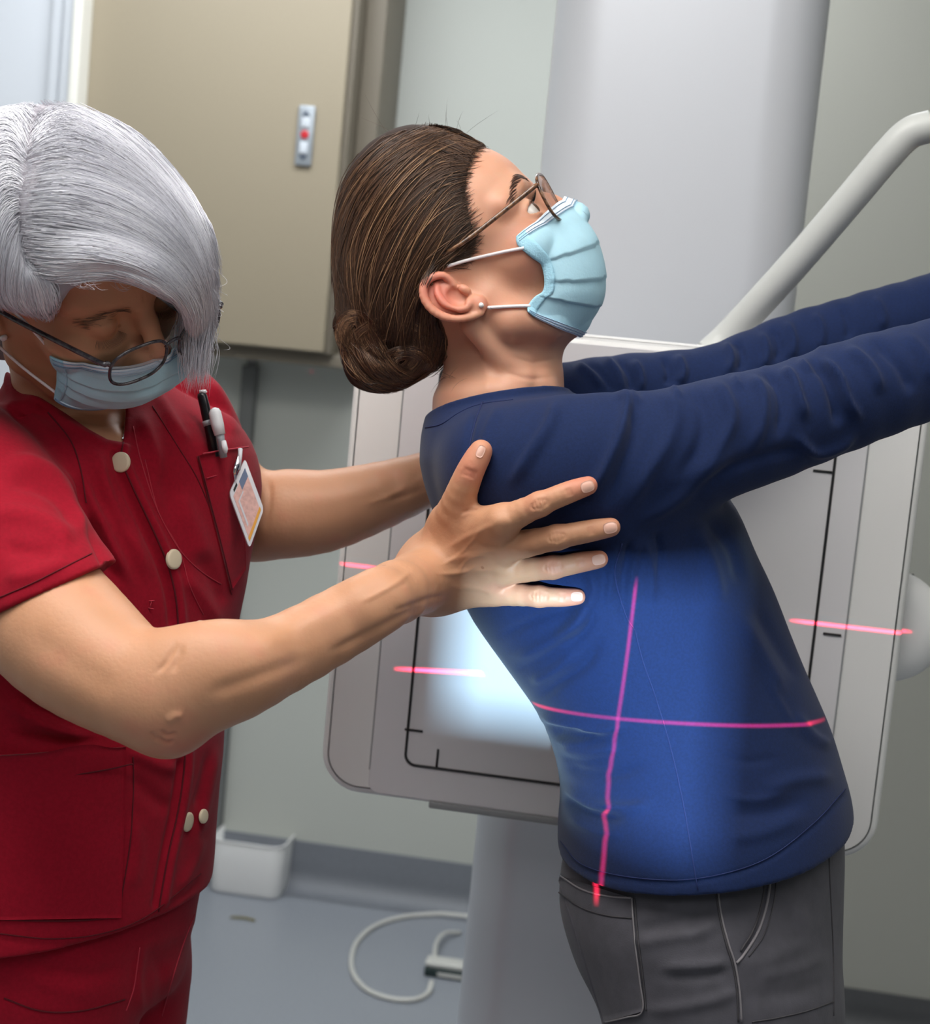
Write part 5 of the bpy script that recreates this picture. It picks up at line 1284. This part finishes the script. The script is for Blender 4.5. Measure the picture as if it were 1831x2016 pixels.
# --- nails
m_nail = mat('fingernail', s2l(226, 178, 160), 0.22, coat=0.4)
def nail(tip, prev, wpx, lpx, surf, parent):
    t = np.array(tip, float); pv = np.array(prev, float); u = (t - pv) / np.linalg.norm(t - pv); n_ = np.array([-u[1], u[0]]); V = []; Nn = []; NU, NV = 9, 9
    for i in range(NU):
        for j in range(NV):
            a, b = -1 + 2 * i / (NU - 1), -1 + 2 * j / (NV - 1); rr = max(abs(a), abs(b)); an = math.atan2(b, a); k_ = (abs(math.cos(an)) ** 3 + abs(math.sin(an)) ** 3) ** (-1 / 3.0)
            x, y = rr * k_ * math.cos(an), rr * k_ * math.sin(an); c = t + u * (x * lpx / 2) + n_ * (y * wpx / 2); h = surf.hit(*c)
            if h is None: q_, m_ = surf.near(V[-1] if V else P(t[0], t[1], 1.3)); h = (q_, m_)
            V.append(h[0] + h[1] * (0.0006 + 0.0004 * (1 - rr) ** .5)); Nn.append(h[1])
    V = np.array(V); B = V - np.array(Nn) * 0.0012; n2_ = NU * NV; Fc = []
    for i in range(NU - 1):
        for j in range(NV - 1): q_ = (i * NV + j, (i + 1) * NV + j, (i + 1) * NV + j + 1, i * NV + j + 1); Fc.append(q_); Fc.append(tuple(x + n2_ for x in q_[::-1]))
    ring = [i * NV for i in range(NU)] + [(NU - 1) * NV + j for j in range(1, NV)] + [i * NV + NV - 1 for i in range(NU - 2, -1, -1)] + [j for j in range(NV - 2, 0, -1)]
    for k in range(len(ring)): l = ring[(k + 1) % len(ring)]; Fc.append((ring[k], l, l + n2_, ring[k] + n2_))
    return new_mesh('fingernail', np.vstack([V, B]), Fc, m_nail, parent)
for tip, prev, w_, l_ in (((1156, 958), (1110, 974), 21, 26), ((1201, 1039), (1150, 1050), 21, 27), ((1178, 1102), (1140, 1110), 19, 26), ((1135, 1175), (1100, 1176), 17, 23), ((946, 889), (935, 915), 15, 24)):
    nail(tip, prev, w_, l_, AN, bt_)

# --- silver hair
FACE = [(-260, 610), (-60, 604), (0, 606), (60, 622), (95, 630), (116, 604), (138, 570), (185, 546), (235, 540), (290, 562), (335, 588), (366, 606), (360, 660), (352, 760), (340, 1000), (-260, 1000)]
def hull_t(p):
    d = s_ell(p, P(108, 452, 1.345), (0.109, 0.099, 0.112))
    d = smin(d, s_ell(p, P(262, 528, 1.33), (0.064, 0.068, 0.066)), 0.03)
    d = smin(d, s_ell(p, P(-20, 560, 1.38), (0.075, 0.075, 0.09)), 0.03)
    d = smin(d, s_tube(p, [P(345, 480, 1.34), P(388, 570, 1.355), P(396, 635, 1.365), P(392, 680, 1.37), P(390, 700, 1.372)], [.030, .0140, .0100, .0045, .001], 0.004, n=12), 0.016)
    d = smin(d, head_sdf(ft, p, fast=True) - 0.006, 0.01) if False else d
    w = smax(pxpoly(p, FACE, 1.33), -p[:, 2] - 1.43, 0.006)
    return smax(d, -w, 0.008)
vhh, qhh = mesh_sdf(hull_t, P(-260, 800, 1.4) + np.array([0, 0, -0.14]), P(470, 180, 1.3) + np.array([0, 0, 0.15]), 0.0022)
vhh = relax(vhh, qhh, 2, 0.5)
vhh = folds(vhh, qhh, [([(58, 285), (45, 360), (36, 430), (40, 500), (62, 540)], -.0050, 13, .1), ([(80, 300), (60, 380), (50, 440)], .0024, 14),
    ([(100, 520), (180, 500), (280, 520), (350, 560)], .0040, 16), ([(90, 470), (190, 455), (290, 480), (370, 540)], -.0030, 14), ([(80, 400), (190, 390), (300, 430), (385, 510)], .0030, 18), ([(330, 400), (385, 480), (412, 560)], -.002, 16), ([(150, 545), (220, 522), (300, 540)], -.002, 8)])
hair_t = new_mesh('hair', vhh, qhh, m_hair_tb, te); hair_t['label'] = 'silver-grey hair swept over to one side'
HS = Surf(vhh, qhh)
FR = [[(74, 205), (130, 190), (205, 212), (275, 258), (345, 325), (398, 400), (428, 490), (446, 590), (432, 660)],
      [(64, 270), (95, 200), (160, 205), (240, 252), (318, 322), (378, 400), (415, 490), (436, 590), (428, 660)],
      [(60, 290), (120, 238), (200, 270), (280, 332), (342, 400), (385, 470), (410, 540), (422, 620), (415, 700)],
      [(56, 320), (130, 292), (220, 320), (300, 378), (355, 440), (392, 508), (412, 590), (415, 665), (400, 740)],
      [(50, 365), (130, 352), (225, 378), (310, 428), (362, 485), (395, 550), (408, 625), (402, 700), (388, 755)],
      [(44, 415), (125, 410), (220, 432), (305, 474), (360, 525), (392, 585), (398, 655), (388, 715), (378, 758)],
      [(42, 460), (115, 468), (210, 480), (295, 512), (350, 556), (382, 612), (386, 675), (378, 725), (368, 765)],
      [(55, 505), (115, 515), (200, 512), (275, 530), (330, 566), (365, 606), (374, 660), (366, 710), (352, 768)],
      [(75, 540), (125, 548), (190, 536), (245, 540), (300, 565), (342, 592), (362, 625), (364, 670), (356, 715)]]
FL = [[(78, 205), (40, 195), (-10, 205), (-70, 250), (-120, 330), (-130, 430)],
      [(55, 290), (30, 232), (-10, 232), (-70, 290), (-110, 380), (-120, 480)],
      [(50, 330), (10, 300), (-40, 340), (-80, 430), (-90, 520), (-80, 590)],
      [(44, 380), (10, 370), (-25, 430), (-45, 510), (-40, 570), (-20, 602)],
      [(40, 430), (18, 450), (5, 510), (0, 560), (10, 592), (30, 610)],
      [(40, 470), (40, 505), (40, 550), (42, 585), (55, 606), (75, 620)],
      [(50, 510), (64, 535), (74, 565), (82, 592), (90, 612), (96, 628)],
      [(80, 545), (95, 555), (105, 570), (108, 590), (106, 610), (100, 626)]]
LASTU.clear()
CR = comb([HS, HT], FR, 7000, k=18, jit=4.5, lift=(0.0004, 0.0045), wav=2.0, clump=14, snapd=1.38)
CL = comb([HS, HT], FL, 2800, k=18, jit=4, lift=(0.0004, 0.0036), wav=1.6, clump=9, snapd=1.40)
tips = []
for _ in range(1100):
    x0 = 352 + rng.random() * 68; y0 = 590 + rng.random() * 50; d0 = 1.345 + rng.random() * .03
    dx = (384 - x0) * .6 + rng.normal() * 9; ln = 60 + rng.random() * 85; b = rng.normal() * 10
    pts = [P(x0 + dx * t + b * math.sin(2.6 * t), y0 + ln * t, d0 + .01 * t) for t in np.linspace(0, 1, 18)]; tips.append(pts)
wisp = []
for _ in range(70):
    i = rng.integers(3)
    if i == 0: p0 = (130 + 110 * rng.random(), 545 + rng.normal() * 4); dx, dy = 20 + 20 * rng.random(), 26 * rng.random()
    elif i == 1: t = rng.random(); p0 = (260 + 160 * t, 290 + 250 * t * t + 30 * t); dx, dy = 24 * rng.random() + 8, 10 + 50 * rng.random()
    else: p0 = (415, 560 + 130 * rng.random()); dx, dy = 10 + 16 * rng.random(), 40 * rng.random()
    h = multi([HS, HT], *p0)
    if h is None: continue
    d0 = -h[0][2] - .003; c = rng.normal() * 14
    wisp.append([P(p0[0] + dx * t + c * math.sin(3 * t), p0[1] + dy * t + 10 * math.sin(3.1 * t), d0) for t in np.linspace(0, 1, 18)])
part_ = comb([HS], [[(70, 300), (52, 380), (40, 460)], [(60, 300), (44, 380), (34, 460)]], 60, k=18, jit=8, snapd=1.36)
allt = np.vstack([CR, CL, np.array(tips), np.array(wisp)])
rad = np.concatenate([np.full(len(CR) + len(CL), .00040), np.full(len(tips), .00022), np.full(len(wisp), .00014)])
tt_ = np.array(LASTU[:len(CR) + len(CL)]); tt_ = np.concatenate([.25 + .6 * tt_, .6 + .2 * rng.normal(size=len(allt) - len(tt_))])
strands('hair_strands', allt, rad, m_hair_t, te, np.clip(tt_ + .08 * rng.normal(size=len(tt_)), 0, 1))

# --- scrub trousers
def leg_t(px, dep, r0):
    a = P(px, 1960, dep); w0 = loc2w(a); L = [P(px + 10, 1820, dep), a]
    for z in (0.62, 0.42, 0.22, 0.06): L.append(w2loc(np.array([w0[0] - .01, w0[1], z])))
    return L
tl_n, tl_f = leg_t(66, 1.475, .09), leg_t(192, 1.59, .085)
def trou_f(p):
    d = s_etube(p, [P(120, 1700, 1.51), P(100, 1800, 1.51), P(95, 1870, 1.51)], np.array([.150, .150, .146]), np.array([.115, .116, .110]), lat_t, n=6, k=.006)
    d = smin(d, s_tube(p, tl_n, [.088, .093, .088, .076, .078, .085], 0.01, n=14), 0.010)
    d = smin(d, s_tube(p, tl_f, [.080, .086, .080, .074, .078, .085], 0.01, n=14), 0.010)
    fl_n = w2loc(np.array([0, 0, -1.0]) + MC[:3, 3]); return smax(d, s_half(p, w2loc(np.array([0, 0, 0.03])), fl_n), 0.003)
lp = np.array(tl_n + tl_f)
v, q = mesh_sdf(trou_f, [lp[:, 0].min() - .22, lp[:, 1].min() - .1, lp[:, 2].min() - .13], [P(440, 1800, 1.6)[0], P(100, 1690, 1.5)[1], lp[:, 2].max() + .13], 0.0036)
v = relax(v, q, 2, .4)
v = folds(v, q, [([(0, 1890), (90, 1905), (180, 1920), (250, 1900)], -.0022, 12), ([(40, 1920), (120, 1945), (200, 1960)], .0018, 14), ([(380, 1790), (350, 1880), (320, 1960)], .0022, 12), ([(300, 1870), (320, 1930), (310, 2000)], -.002, 12), ([(285, 1850), (272, 1930), (280, 2010)], .0022, 9)])
TR = Surf(v, q)
tro = new_mesh('scrub_trousers', v, q, m_scrub, te); tro['label'] = 'crimson scrub trousers'
seam('pocket_stitch', TR, [(8, 1965), (80, 1990), (160, 1990), (245, 1968)], .0008, m_scrub_d, tro)
seam('pocket_stitch', TR, [(275, 1865), (268, 1915), (262, 1950), (248, 1990)], .0007, m_scrub_t, tro)
seam('side_seam', TR, [(383, 1800), (360, 1860), (338, 1930), (318, 2000)], .0007, m_scrub_t, tro)
for L in (tl_n, tl_f): shoe(te, loc2w(L[-1]), (0.9, -.45, 0), m_white)
# ================================================================== MASKS, GLASSES, JEWELLERY, POCKET THINGS
m_mask = mat('pale_blue_mask_fabric', s2l(172, 214, 232), 0.75, sss=0.15, sssr=(0.004, 0.005, 0.006), bump=0.35, bscale=420, bdist=0.0005, var=0.03, vscale=60)
m_maskw = mat('white_mask_edge', s2l(226, 234, 244), 0.7, bump=0.3, bscale=900, bdist=0.0003)
m_masks = mat('mask_stitch', s2l(128, 158, 186), 0.7)
m_loop = mat('white_elastic', s2l(238, 230, 232), 0.6)
MC_ = [(1107, 398), (1132, 413), (1156, 438), (1177, 475), (1190, 525), (1191, 572), (1180, 606), (1161, 636), (1141, 662)]
ME_ = [(1020, 473), (1024, 487), (1042, 503), (1063, 520), (1071, 545), (1069, 572), (1053, 584), (1040, 600), (1033, 617)]
YE = 0.060
mask_c = np.array([fp.prof(*x) for x in MC_]); mask_e = np.array([fp.prof(x, y, -YE) for x, y in ME_])
def mask_pos(t, v, side, C, E, off=0.0, pleat=1.0):
    """t 0 at the cheek edge .. 1 at the middle, v 0 top .. 1 chin"""
    n = len(C); u = v * (n - 1); i = np.clip(u.astype(int), 0, n - 2); f = (u - i)[:, None]
    def cr(A): 
        e = np.vstack([2 * A[0] - A[1], A, 2 * A[-1] - A[-2]]); a, b, c, d = e[i], e[i + 1], e[i + 2], e[i + 3]
        return .5 * (2 * b + (c - a) * f + (2 * a - 5 * b + 4 * c - d) * f * f + (3 * b - a - 3 * c + d) * f ** 3)
    c, e = cr(C), cr(E); s = np.sin(t * math.pi / 2)[:, None] ** 0.95; xz = e + (c - e) * s
    y = YE * np.cos(t * math.pi / 2) ** 0.9
    # three pleats opening like a fan
    pl = np.zeros_like(v)
    for v0 in (0.37, 0.54, 0.72):
        w = v - v0 - 0.03 * np.sin(t * 3); pl += np.where((w > -0.16) & (w < 0), (w + 0.16) / 0.16, 0) * 0.0020
    pl *= pleat * np.clip(t * 6, 0, 1) * np.clip((1.06 - t) * 4, 0.35, 1)
    out = np.stack([c[:, 0] - 0.045, np.zeros(len(v)), c[:, 1] + 0.028], 1); nn = np.stack([xz[:, 0] - 0.04, side * y * 1.2, (xz[:, 1] + 0.03)], 1); nn /= np.linalg.norm(nn, axis=1)[:, None]
    return np.stack([xz[:, 0], side * y, xz[:, 1]], 1) + nn * (pl + off)[:, None]
def build_mask(fr, label, C, E, sdf, group=None, clear=0.0018):
    rt = root('face_mask', tuple(loc2w(fr.out(np.array([[.1, 0, -.04]]))[0])), label, 'face mask')
    def sheet(name, t0, t1, v0, v1, off, m, nt=44, nv=90, mirror=True, pleat=1.0, parent=rt, th=0.0009):
        T = np.concatenate([np.linspace(t0, t1, nt)] + ([np.linspace(t1, t0, nt)[1:]] if mirror else [])); S = np.concatenate([-np.ones(nt)] + ([np.ones(nt - 1)] if mirror else []))
        Vv = np.linspace(v0, v1, nv); tt, vv = np.meshgrid(T, Vv, indexing='ij'); ss, _ = np.meshgrid(S, Vv, indexing='ij')
        loc = mask_pos(tt.ravel(), vv.ravel(), ss.ravel(), C, E, off, pleat); w = fr.out(loc)
        for _ in range(3):
            d = feval(sdf, w); m_ = d < clear + off
            if m_.any():
                g = grad(sdf, w[m_], .001); g /= np.linalg.norm(g, axis=1)[:, None] + 1e-9; w[m_] += g * (clear + off - d[m_])[:, None]
        n = len(T); idx = np.arange(n * nv).reshape(n, nv)
        Q = np.stack([idx[:-1, :-1], idx[:-1, 1:], idx[1:, 1:], idx[1:, :-1]], -1).reshape(-1, 4)
        o = new_mesh(name, w, Q, m, parent); sm = o.modifiers.new('thick', 'SOLIDIFY'); sm.thickness = th; sm.offset = 0; return o, w.reshape(n, nv, 3)
    sh_, G = sheet('mask_sheet', 0, 1, 0, 1, 0, m_mask)
    b1, _ = sheet('edge_band', 0, 1, 0.0, 0.105, 0.0008, m_maskw, nv=10, pleat=1.0); b1['label'] = 'white stitched upper edge'
    b2, _ = sheet('edge_band', 0, 1, 0.945, 1.0, 0.0008, m_maskw, nv=8); b2['label'] = 'white stitched lower edge'
    for sd in (-1, 1):
        T = np.linspace(0, .10, 5); Vv = np.linspace(0.0, 1, 60); tt, vv = np.meshgrid(T, Vv, indexing='ij'); loc = mask_pos(tt.ravel(), vv.ravel(), np.full(tt.size, sd), C, E, .0010); w = fr.out(loc)
        for _ in range(3):
            d = feval(sdf, w); m_ = d < clear + .001
            if m_.any(): g = grad(sdf, w[m_], .001); g /= np.linalg.norm(g, axis=1)[:, None] + 1e-9; w[m_] += g * (clear + .001 - d[m_])[:, None]
        idx = np.arange(tt.size).reshape(tt.shape); Q = np.stack([idx[:-1, :-1], idx[:-1, 1:], idx[1:, 1:], idx[1:, :-1]], -1).reshape(-1, 4)
        o = new_mesh('side_band', w, Q, m_maskp, rt); sm = o.modifiers.new('thick', 'SOLIDIFY'); sm.thickness = .0008; sm.offset = 0
    for v0 in (0.03, 0.085, 0.112, 0.945, 0.965, 0.985):
        t = np.linspace(0.02, 1, 60); loc = np.vstack([mask_pos(t, np.full(60, v0), -np.ones(60), C, E, .0017), mask_pos(t[::-1], np.full(60, v0), np.ones(60), C, E, .0017)[1:]]); w = fr.out(loc)
        d = feval(sdf, w); g = grad(sdf, w, .001); g /= np.linalg.norm(g, axis=1)[:, None] + 1e-9; w += g * np.clip(clear + .0017 - d, 0, 1)[:, None]
        new_mesh('stitch_line', *tube_vf(w, .00035, 5), m_masks, rt)
    return rt, G
m_maskp = mat('mask_welded_edge', s2l(166, 214, 234), 0.7, bump=0.8, bscale=700, bdist=0.0008)
sd_p = lambda p: head_sdf(fp, p, fast=True)
mk, Gp = build_mask(fp, 'pale blue pleated mask on the woman in the navy shirt', mask_c, mask_e, sd_p)
def loop_on(name, surf, pl, r, m, parent, off=0.0022, ends=None):
    L = surf.line(pl, 24, off)
    for _ in range(6): L[1:-1] = 0.25 * L[:-2] + 0.5 * L[1:-1] + 0.25 * L[2:]
    return new_mesh(name, *tube_vf(L, r, 8), m, parent)
loop_on('ear_loop', FP, [(1032, 489), (990, 497), (930, 509), (880, 524)], .0015, m_loop, mk)
loop_on('ear_loop', FP, [(1042, 605), (1010, 606), (980, 606), (958, 605)], .0015, m_loop, mk)
new_mesh('ear_loop', *tube_vf(catmull(fp.out(np.array([(.055, .060, .02), (.02, .074, .03), (-.012, .086, .028), (-.026, .082, .0), (-.014, .078, -.025), (.02, .066, -.05), (.045, .058, -.055)])), 30), .0015, 8), m_loop, mk)
# the technician's mask: same make, drawn to her face
C2 = np.array([(.1195, -.016), (.1230, -.024), (.1240, -.033), (.1240, -.044), (.1240, -.057), (.1180, -.069), (.1090, -.080), (.0960, -.090), (.0800, -.097)])
E2 = np.array([(.060, -.012), (.059, -.021), (.058, -.030), (.057, -.039), (.056, -.048), (.055, -.057), (.053, -.066), (.051, -.075), (.049, -.084)])
for A_ in (C2, E2): A_[:, 1] = -.014 + (A_[:, 1] + .014) * .74

sd_t = lambda p: head_sdf(ft, p, closed=1.0, fast=True)
mk2, Gt = build_mask(ft, 'light blue mask with white upper edge on the silver-haired woman', C2, E2, sd_t)
for sg in (-1, 1):
    new_mesh('ear_loop', *tube_vf(catmull(ft.out(np.array([(E2[1][0], sg * .061, E2[1][1]), (.03, sg * .072, .012), (-.002, sg * .080, .026), (-.022, sg * .086, .016)])), 24), .0013, 8), m_loop, mk2)
    new_mesh('ear_loop', *tube_vf(catmull(ft.out(np.array([(E2[7][0], sg * .060, E2[7][1]), (.022, sg * .068, -.045), (-.002, sg * .077, -.026), (-.022, sg * .084, -.008)])), 24), .0013, 8), m_loop, mk2)

m_glass = mat('clear_lens', (0.96, 0.97, 0.98), 0.02, trans=1.0, ior=1.12, alpha=0.35)
def glasses(fr, label, m, x0, z0, tilt, half=0.0335, rw=0.0255, rh=0.0205, r=0.0013, tr=0.0018, tip=(-0.014, 0.0765, 0.014), hook=True, hz=0.010):
    rt = root('eyeglasses', tuple(loc2w(fr.out(np.array([[x0, 0, z0]]))[0])), label, 'glasses')
    def at(y, z):  # frame front, wrapped and tilted
        return np.array([x0 - 0.010 * (abs(y) / 0.065) ** 2 + z * tilt, y, z0 + z])
    for sg in (-1, 1):
        ring = []
        for k in range(48):
            a = 2 * math.pi * k / 48; c, s = math.cos(a), math.sin(a); kk = (abs(c) ** 2.6 + abs(s) ** 2.6) ** (-1 / 2.6)
            ring.append(at(sg * half + rw * kk * c, rh * kk * s))
        ring = fr.out(np.array(ring)); new_mesh('rim', *tube_vf(ring, r, 8, closed=True), m, rt)
        c = fr.out(at(sg * half, 0)[None])[0]; nrm = fr.R[:, 0]; V = []; n = 48
        for lay in (0.0006, -0.0006):
            for f_ in (1.0, 0.66, 0.33): V += [c + (p_ - c) * f_ + nrm * (lay + 0.0022 * (1 - f_ * f_)) for p_ in ring]
            V.append(c + nrm * (lay + .0022))
        Fc = []
        for L_ in (0, 3 * n + 1):
            for b in (0, 1): Fc += [(L_ + b * n + k, L_ + b * n + (k + 1) % n, L_ + (b + 1) * n + (k + 1) % n, L_ + (b + 1) * n + k) for k in range(n)]
            Fc += [(L_ + 2 * n + k, L_ + 2 * n + (k + 1) % n, L_ + 3 * n) for k in range(n)]
        Fc += [(k, (k + 1) % n, 3 * n + 1 + (k + 1) % n, 3 * n + 1 + k) for k in range(n)]
        new_mesh('lens', V, Fc, m_glass, rt)
        hy = sg * (half + rw + 0.002); hp_ = at(hy, hz)
        pts = [at(sg * (half + rw), hz * .9), hp_ + [-.002, 0, 0], hp_ + [-0.010, sg * .003, 0], np.array([0.03, sg * 0.0755, (z0 + hz) * .45 + tip[2] * .55]), np.array([tip[0] + .01, sg * tip[1], tip[2] + .001]), np.array([tip[0] - .004, sg * (tip[1] + .001), tip[2] - .004]), np.array([tip[0] - .014, sg * tip[1], tip[2] - .020]), np.array([tip[0] - .020, sg * (tip[1] - .003), tip[2] - .036])]
        new_mesh('temple', *tube_vf(fr.out(catmull(np.array(pts), 40)), np.concatenate([np.full(24, tr), np.linspace(tr, tr * 1.3, 16)]), 8), m, rt)
        new_mesh('nose_pad', *tube_vf(fr.out(np.array([at(sg * .010, -.004), at(sg * .008, -.008) + [-.004, 0, 0], at(sg * .0085, -.012) + [-.006, 0, 0]])), [.0006, .0018, .0015], 6), m_glass, rt)
    new_mesh('bridge', *tube_vf(fr.out(catmull(np.array([at(-half + rw * .93, .005), at(-.004, .0085), at(.004, .0085), at(half - rw * .93, .005)]), 14)), r * 1.05, 8), m, rt)
    return rt
m_tort = mat('tortoise_frame', s2l(46, 30, 24), 0.25, var_color=s2l(130, 90, 60), vscale=240, coat=0.5)
m_dkf = mat('dark_frame', s2l(36, 34, 40), 0.22, coat=0.5, var_color=s2l(78, 74, 80), vscale=180)
glasses(fp, 'thin tortoiseshell glasses on the woman in the navy shirt', m_tort, 0.1095, 0.009, 0.30, r=.0015, tr=.0022, rw=.026, rh=.0215, hz=.014, tip=(-.010, .0745, .035))
glasses(ft, 'dark-framed glasses slipped low on the silver-haired woman\'s nose', m_dkf, 0.1320, -0.003, 0.16, rw=.0265, rh=.0180, r=.0014, tr=.0022, tip=(-0.012, 0.0800, 0.012))

# earrings, necklace
m_silver = mat('bright_silver', s2l(220, 220, 225), 0.15, metal=1.0)
def stud(pos, nrm, r, label):
    V = []; n = 16; nrm = nrm / np.linalg.norm(nrm); a = np.cross(nrm, [0, 1.0, 0.3]); a /= np.linalg.norm(a); b = np.cross(nrm, a)
    pr_ = [(0.02, 1.15), (.5, 1.05), (.85, .7), (1, .35), (.95, 0), (.7, -.2), (.35, -.3), (.3, -1.2)]
    for rr_, hh in pr_:
        for k in range(n): V.append(pos + nrm * hh * r + r * rr_ * (a * math.cos(2 * math.pi * k / n) + b * math.sin(2 * math.pi * k / n)))
    Fc = [(i * n + k, i * n + (k + 1) % n, (i + 1) * n + (k + 1) % n, (i + 1) * n + k) for i in range(len(pr_) - 1) for k in range(n)]
    tag(new_mesh('stud_earring', V, Fc, m_pearl), label, 'earring')
m_pearl = mat('small_bright_stone', s2l(240, 240, 240), 0.08, coat=1.0)
h = FP.hit(947, 601)
if h: stud(h[0], h[1], .0024, 'tiny bright stud in the right ear lobe of the woman in navy')
h = HT.hit(6, 663)
if h: stud(h[0], h[1], .0034, 'pearl stud in the ear of the silver-haired woman')
L = []
for x, y in catmull(np.array([(243, 790), (246, 815), (245, 840), (240, 866)], float), 12):
    h = HT.hit(x, y)
    if h: L.append(h[0] + h[1] * .0012)
if len(L) > 3: tag(new_mesh('necklace', *tube_vf(np.array(L), [.0012 if i % 2 else .0007 for i in range(len(L))], 8), m_silver), 'fine silver chain in the crimson scrub neckline', 'necklace')

# pens in the chest pocket
m_penb = mat('black_pen', s2l(22, 20, 24), 0.3)
m_penw = mat('white_pen', s2l(235, 236, 240), 0.25)
m_peng = mat('grey_clear_plastic', s2l(160, 164, 170), 0.2)
def pen(pts, rads, m, label, name='pen'):
    o = new_mesh(name, *tube_vf(np.array(pts), rads, 14), m); tag(o, label, 'pen'); return o
hd_ = TP.hit(410, 850); dz_ = -hd_[0][2] - 0.012 if hd_ else 1.49
pb_ = pen([P(396, 774, dz_), P(398, 780, dz_), P(403, 800, dz_), P(411, 838, dz_), P(424, 900, dz_)], [.0035, .0045, .0046, .0046, .0044], m_penb, 'black pen standing behind the white one in the chest pocket')
new_mesh('pen_cap_end', *tube_vf(np.array([P(393, 772, dz_), P(405, 771, dz_), P(407, 773, dz_)]) + np.array([0, 0, .001]), [.0018, .0018, .001], 8), m_penw, pb_)
new_mesh('pen_ring', *tube_vf(np.array([P(408, 828, dz_), P(411, 838, dz_)]), .0050, 14), m_peng, pb_)
dz2 = dz_ - .009
pw = pen([P(421, 803, dz2), P(422, 806, dz2), P(423, 812, dz2), P(428, 835, dz2), P(433, 856, dz2)], [.0015, .0042, .0056, .0058, .0050], m_penw, 'white pen with rounded cap in the chest pocket')
new_mesh('pen_barrel', *tube_vf(np.array([P(433, 856, dz2), P(435, 866, dz2), P(440, 900, dz2 + .004)]), [.0040, .0034, .0034], 12), m_peng, pw)
new_mesh('pen_clip', *tube_vf(np.array([P(440, 868, dz2 - .003), P(443, 884, dz2 - .004), P(444, 892, dz2 - .003)]), [.0022, .0028, .0014], 8), m_penw, pw)
# identity badge on its clip
hb_ = TP.hit(470, 960); db = (-hb_[0][2] if hb_ else 1.5) - 0.020
cn = [P(481, 903, db + .012), P(518, 1003, db + .010), P(490, 1081, db - .008), P(450, 972, db - .006)]
m_bw = mat('badge_sleeve', s2l(205, 205, 212), 0.15, coat=0.6); m_bp = mat('badge_print_rose', s2l(206, 164, 156), 0.4, var=0.12, vscale=220); m_bb = mat('badge_print_blue', s2l(98, 112, 140), 0.4); m_bo = mat('badge_print_orange', s2l(214, 152, 60), 0.4)
bd = root('identity_badge', tuple(loc2w(sum(cn) / 4)), 'laminated identity badge hanging from the crimson chest pocket', 'badge')
A, B, C_, D = cn; nb = np.cross(B - A, D - A); nb /= np.linalg.norm(nb); nb *= np.sign(nb[2])
def card(name, u0, u1, v0, v1, lift, th, m, rc=0.0, extra=None):
    def at(u, v): return (A * (1 - u) + D * u) * (1 - v) + (B * (1 - u) + C_ * u) * v
    pts = extra or [(u0, v0), (u1, v0), (u1, v1), (u0, v1)]
    if rc:
        o = []
        for (cx, cy, sx, sy, a0) in ((u1 - rc, v1 - rc, 1, 1, 0), (u0 + rc, v1 - rc, -1, 1, 90), (u0 + rc, v0 + rc, -1, -1, 180), (u1 - rc, v0 + rc, 1, -1, 270)):
            for k in range(6): a = math.radians(a0 + 90 * k / 5); o.append((cx + rc * math.cos(a), cy + rc * math.sin(a)))
        pts = o
    V = [at(u, v) + nb * (lift + th) for u, v in pts] + [at(u, v) + nb * lift for u, v in pts]; n = len(pts)
    Fc = [tuple(range(n)), tuple(range(n, 2 * n))[::-1]] + [(k, (k + 1) % n, n + (k + 1) % n, n + k)[::-1] for k in range(n)]
    return new_mesh(name, V, Fc, m, bd, smooth=False)
card('badge_sleeve', 0, 1, 0, 1, 0, .0016, m_bw, rc=0.09)
card('badge_picture', .14, .90, .12, .93, .0016, .0003, m_bp)
card('badge_header', .14, .52, .10, .26, .0018, .0003, m_bb)
card('badge_stripe', .12, .92, .86, .93, .0018, .0003, m_bo)
card('badge_slot', .62, .82, .05, .10, .0017, .0003, m_black)
card('badge_line', .74, .80, .30, .74, .0019, .0003, m_bw)
card('badge_line', .50, .80, .28, .31, .0019, .0003, m_bw)
new_mesh('badge_clip', *tube_vf(np.array([P(472, 886, db + .006), P(470, 902, db + .002), P(465, 918, db - .002), P(461, 930, db - .003), P(463, 945, db - .003)]), [.0012, .0024, .0034, .0026, .0012], 10), m_silver, bd)
new_mesh('clip_strap', *tube_vf(np.array([P(473, 884, db + .004), P(473, 900, db), P(470, 925, db - .002)]), [.0022, .0018, .0016], 8), m_bw, bd)
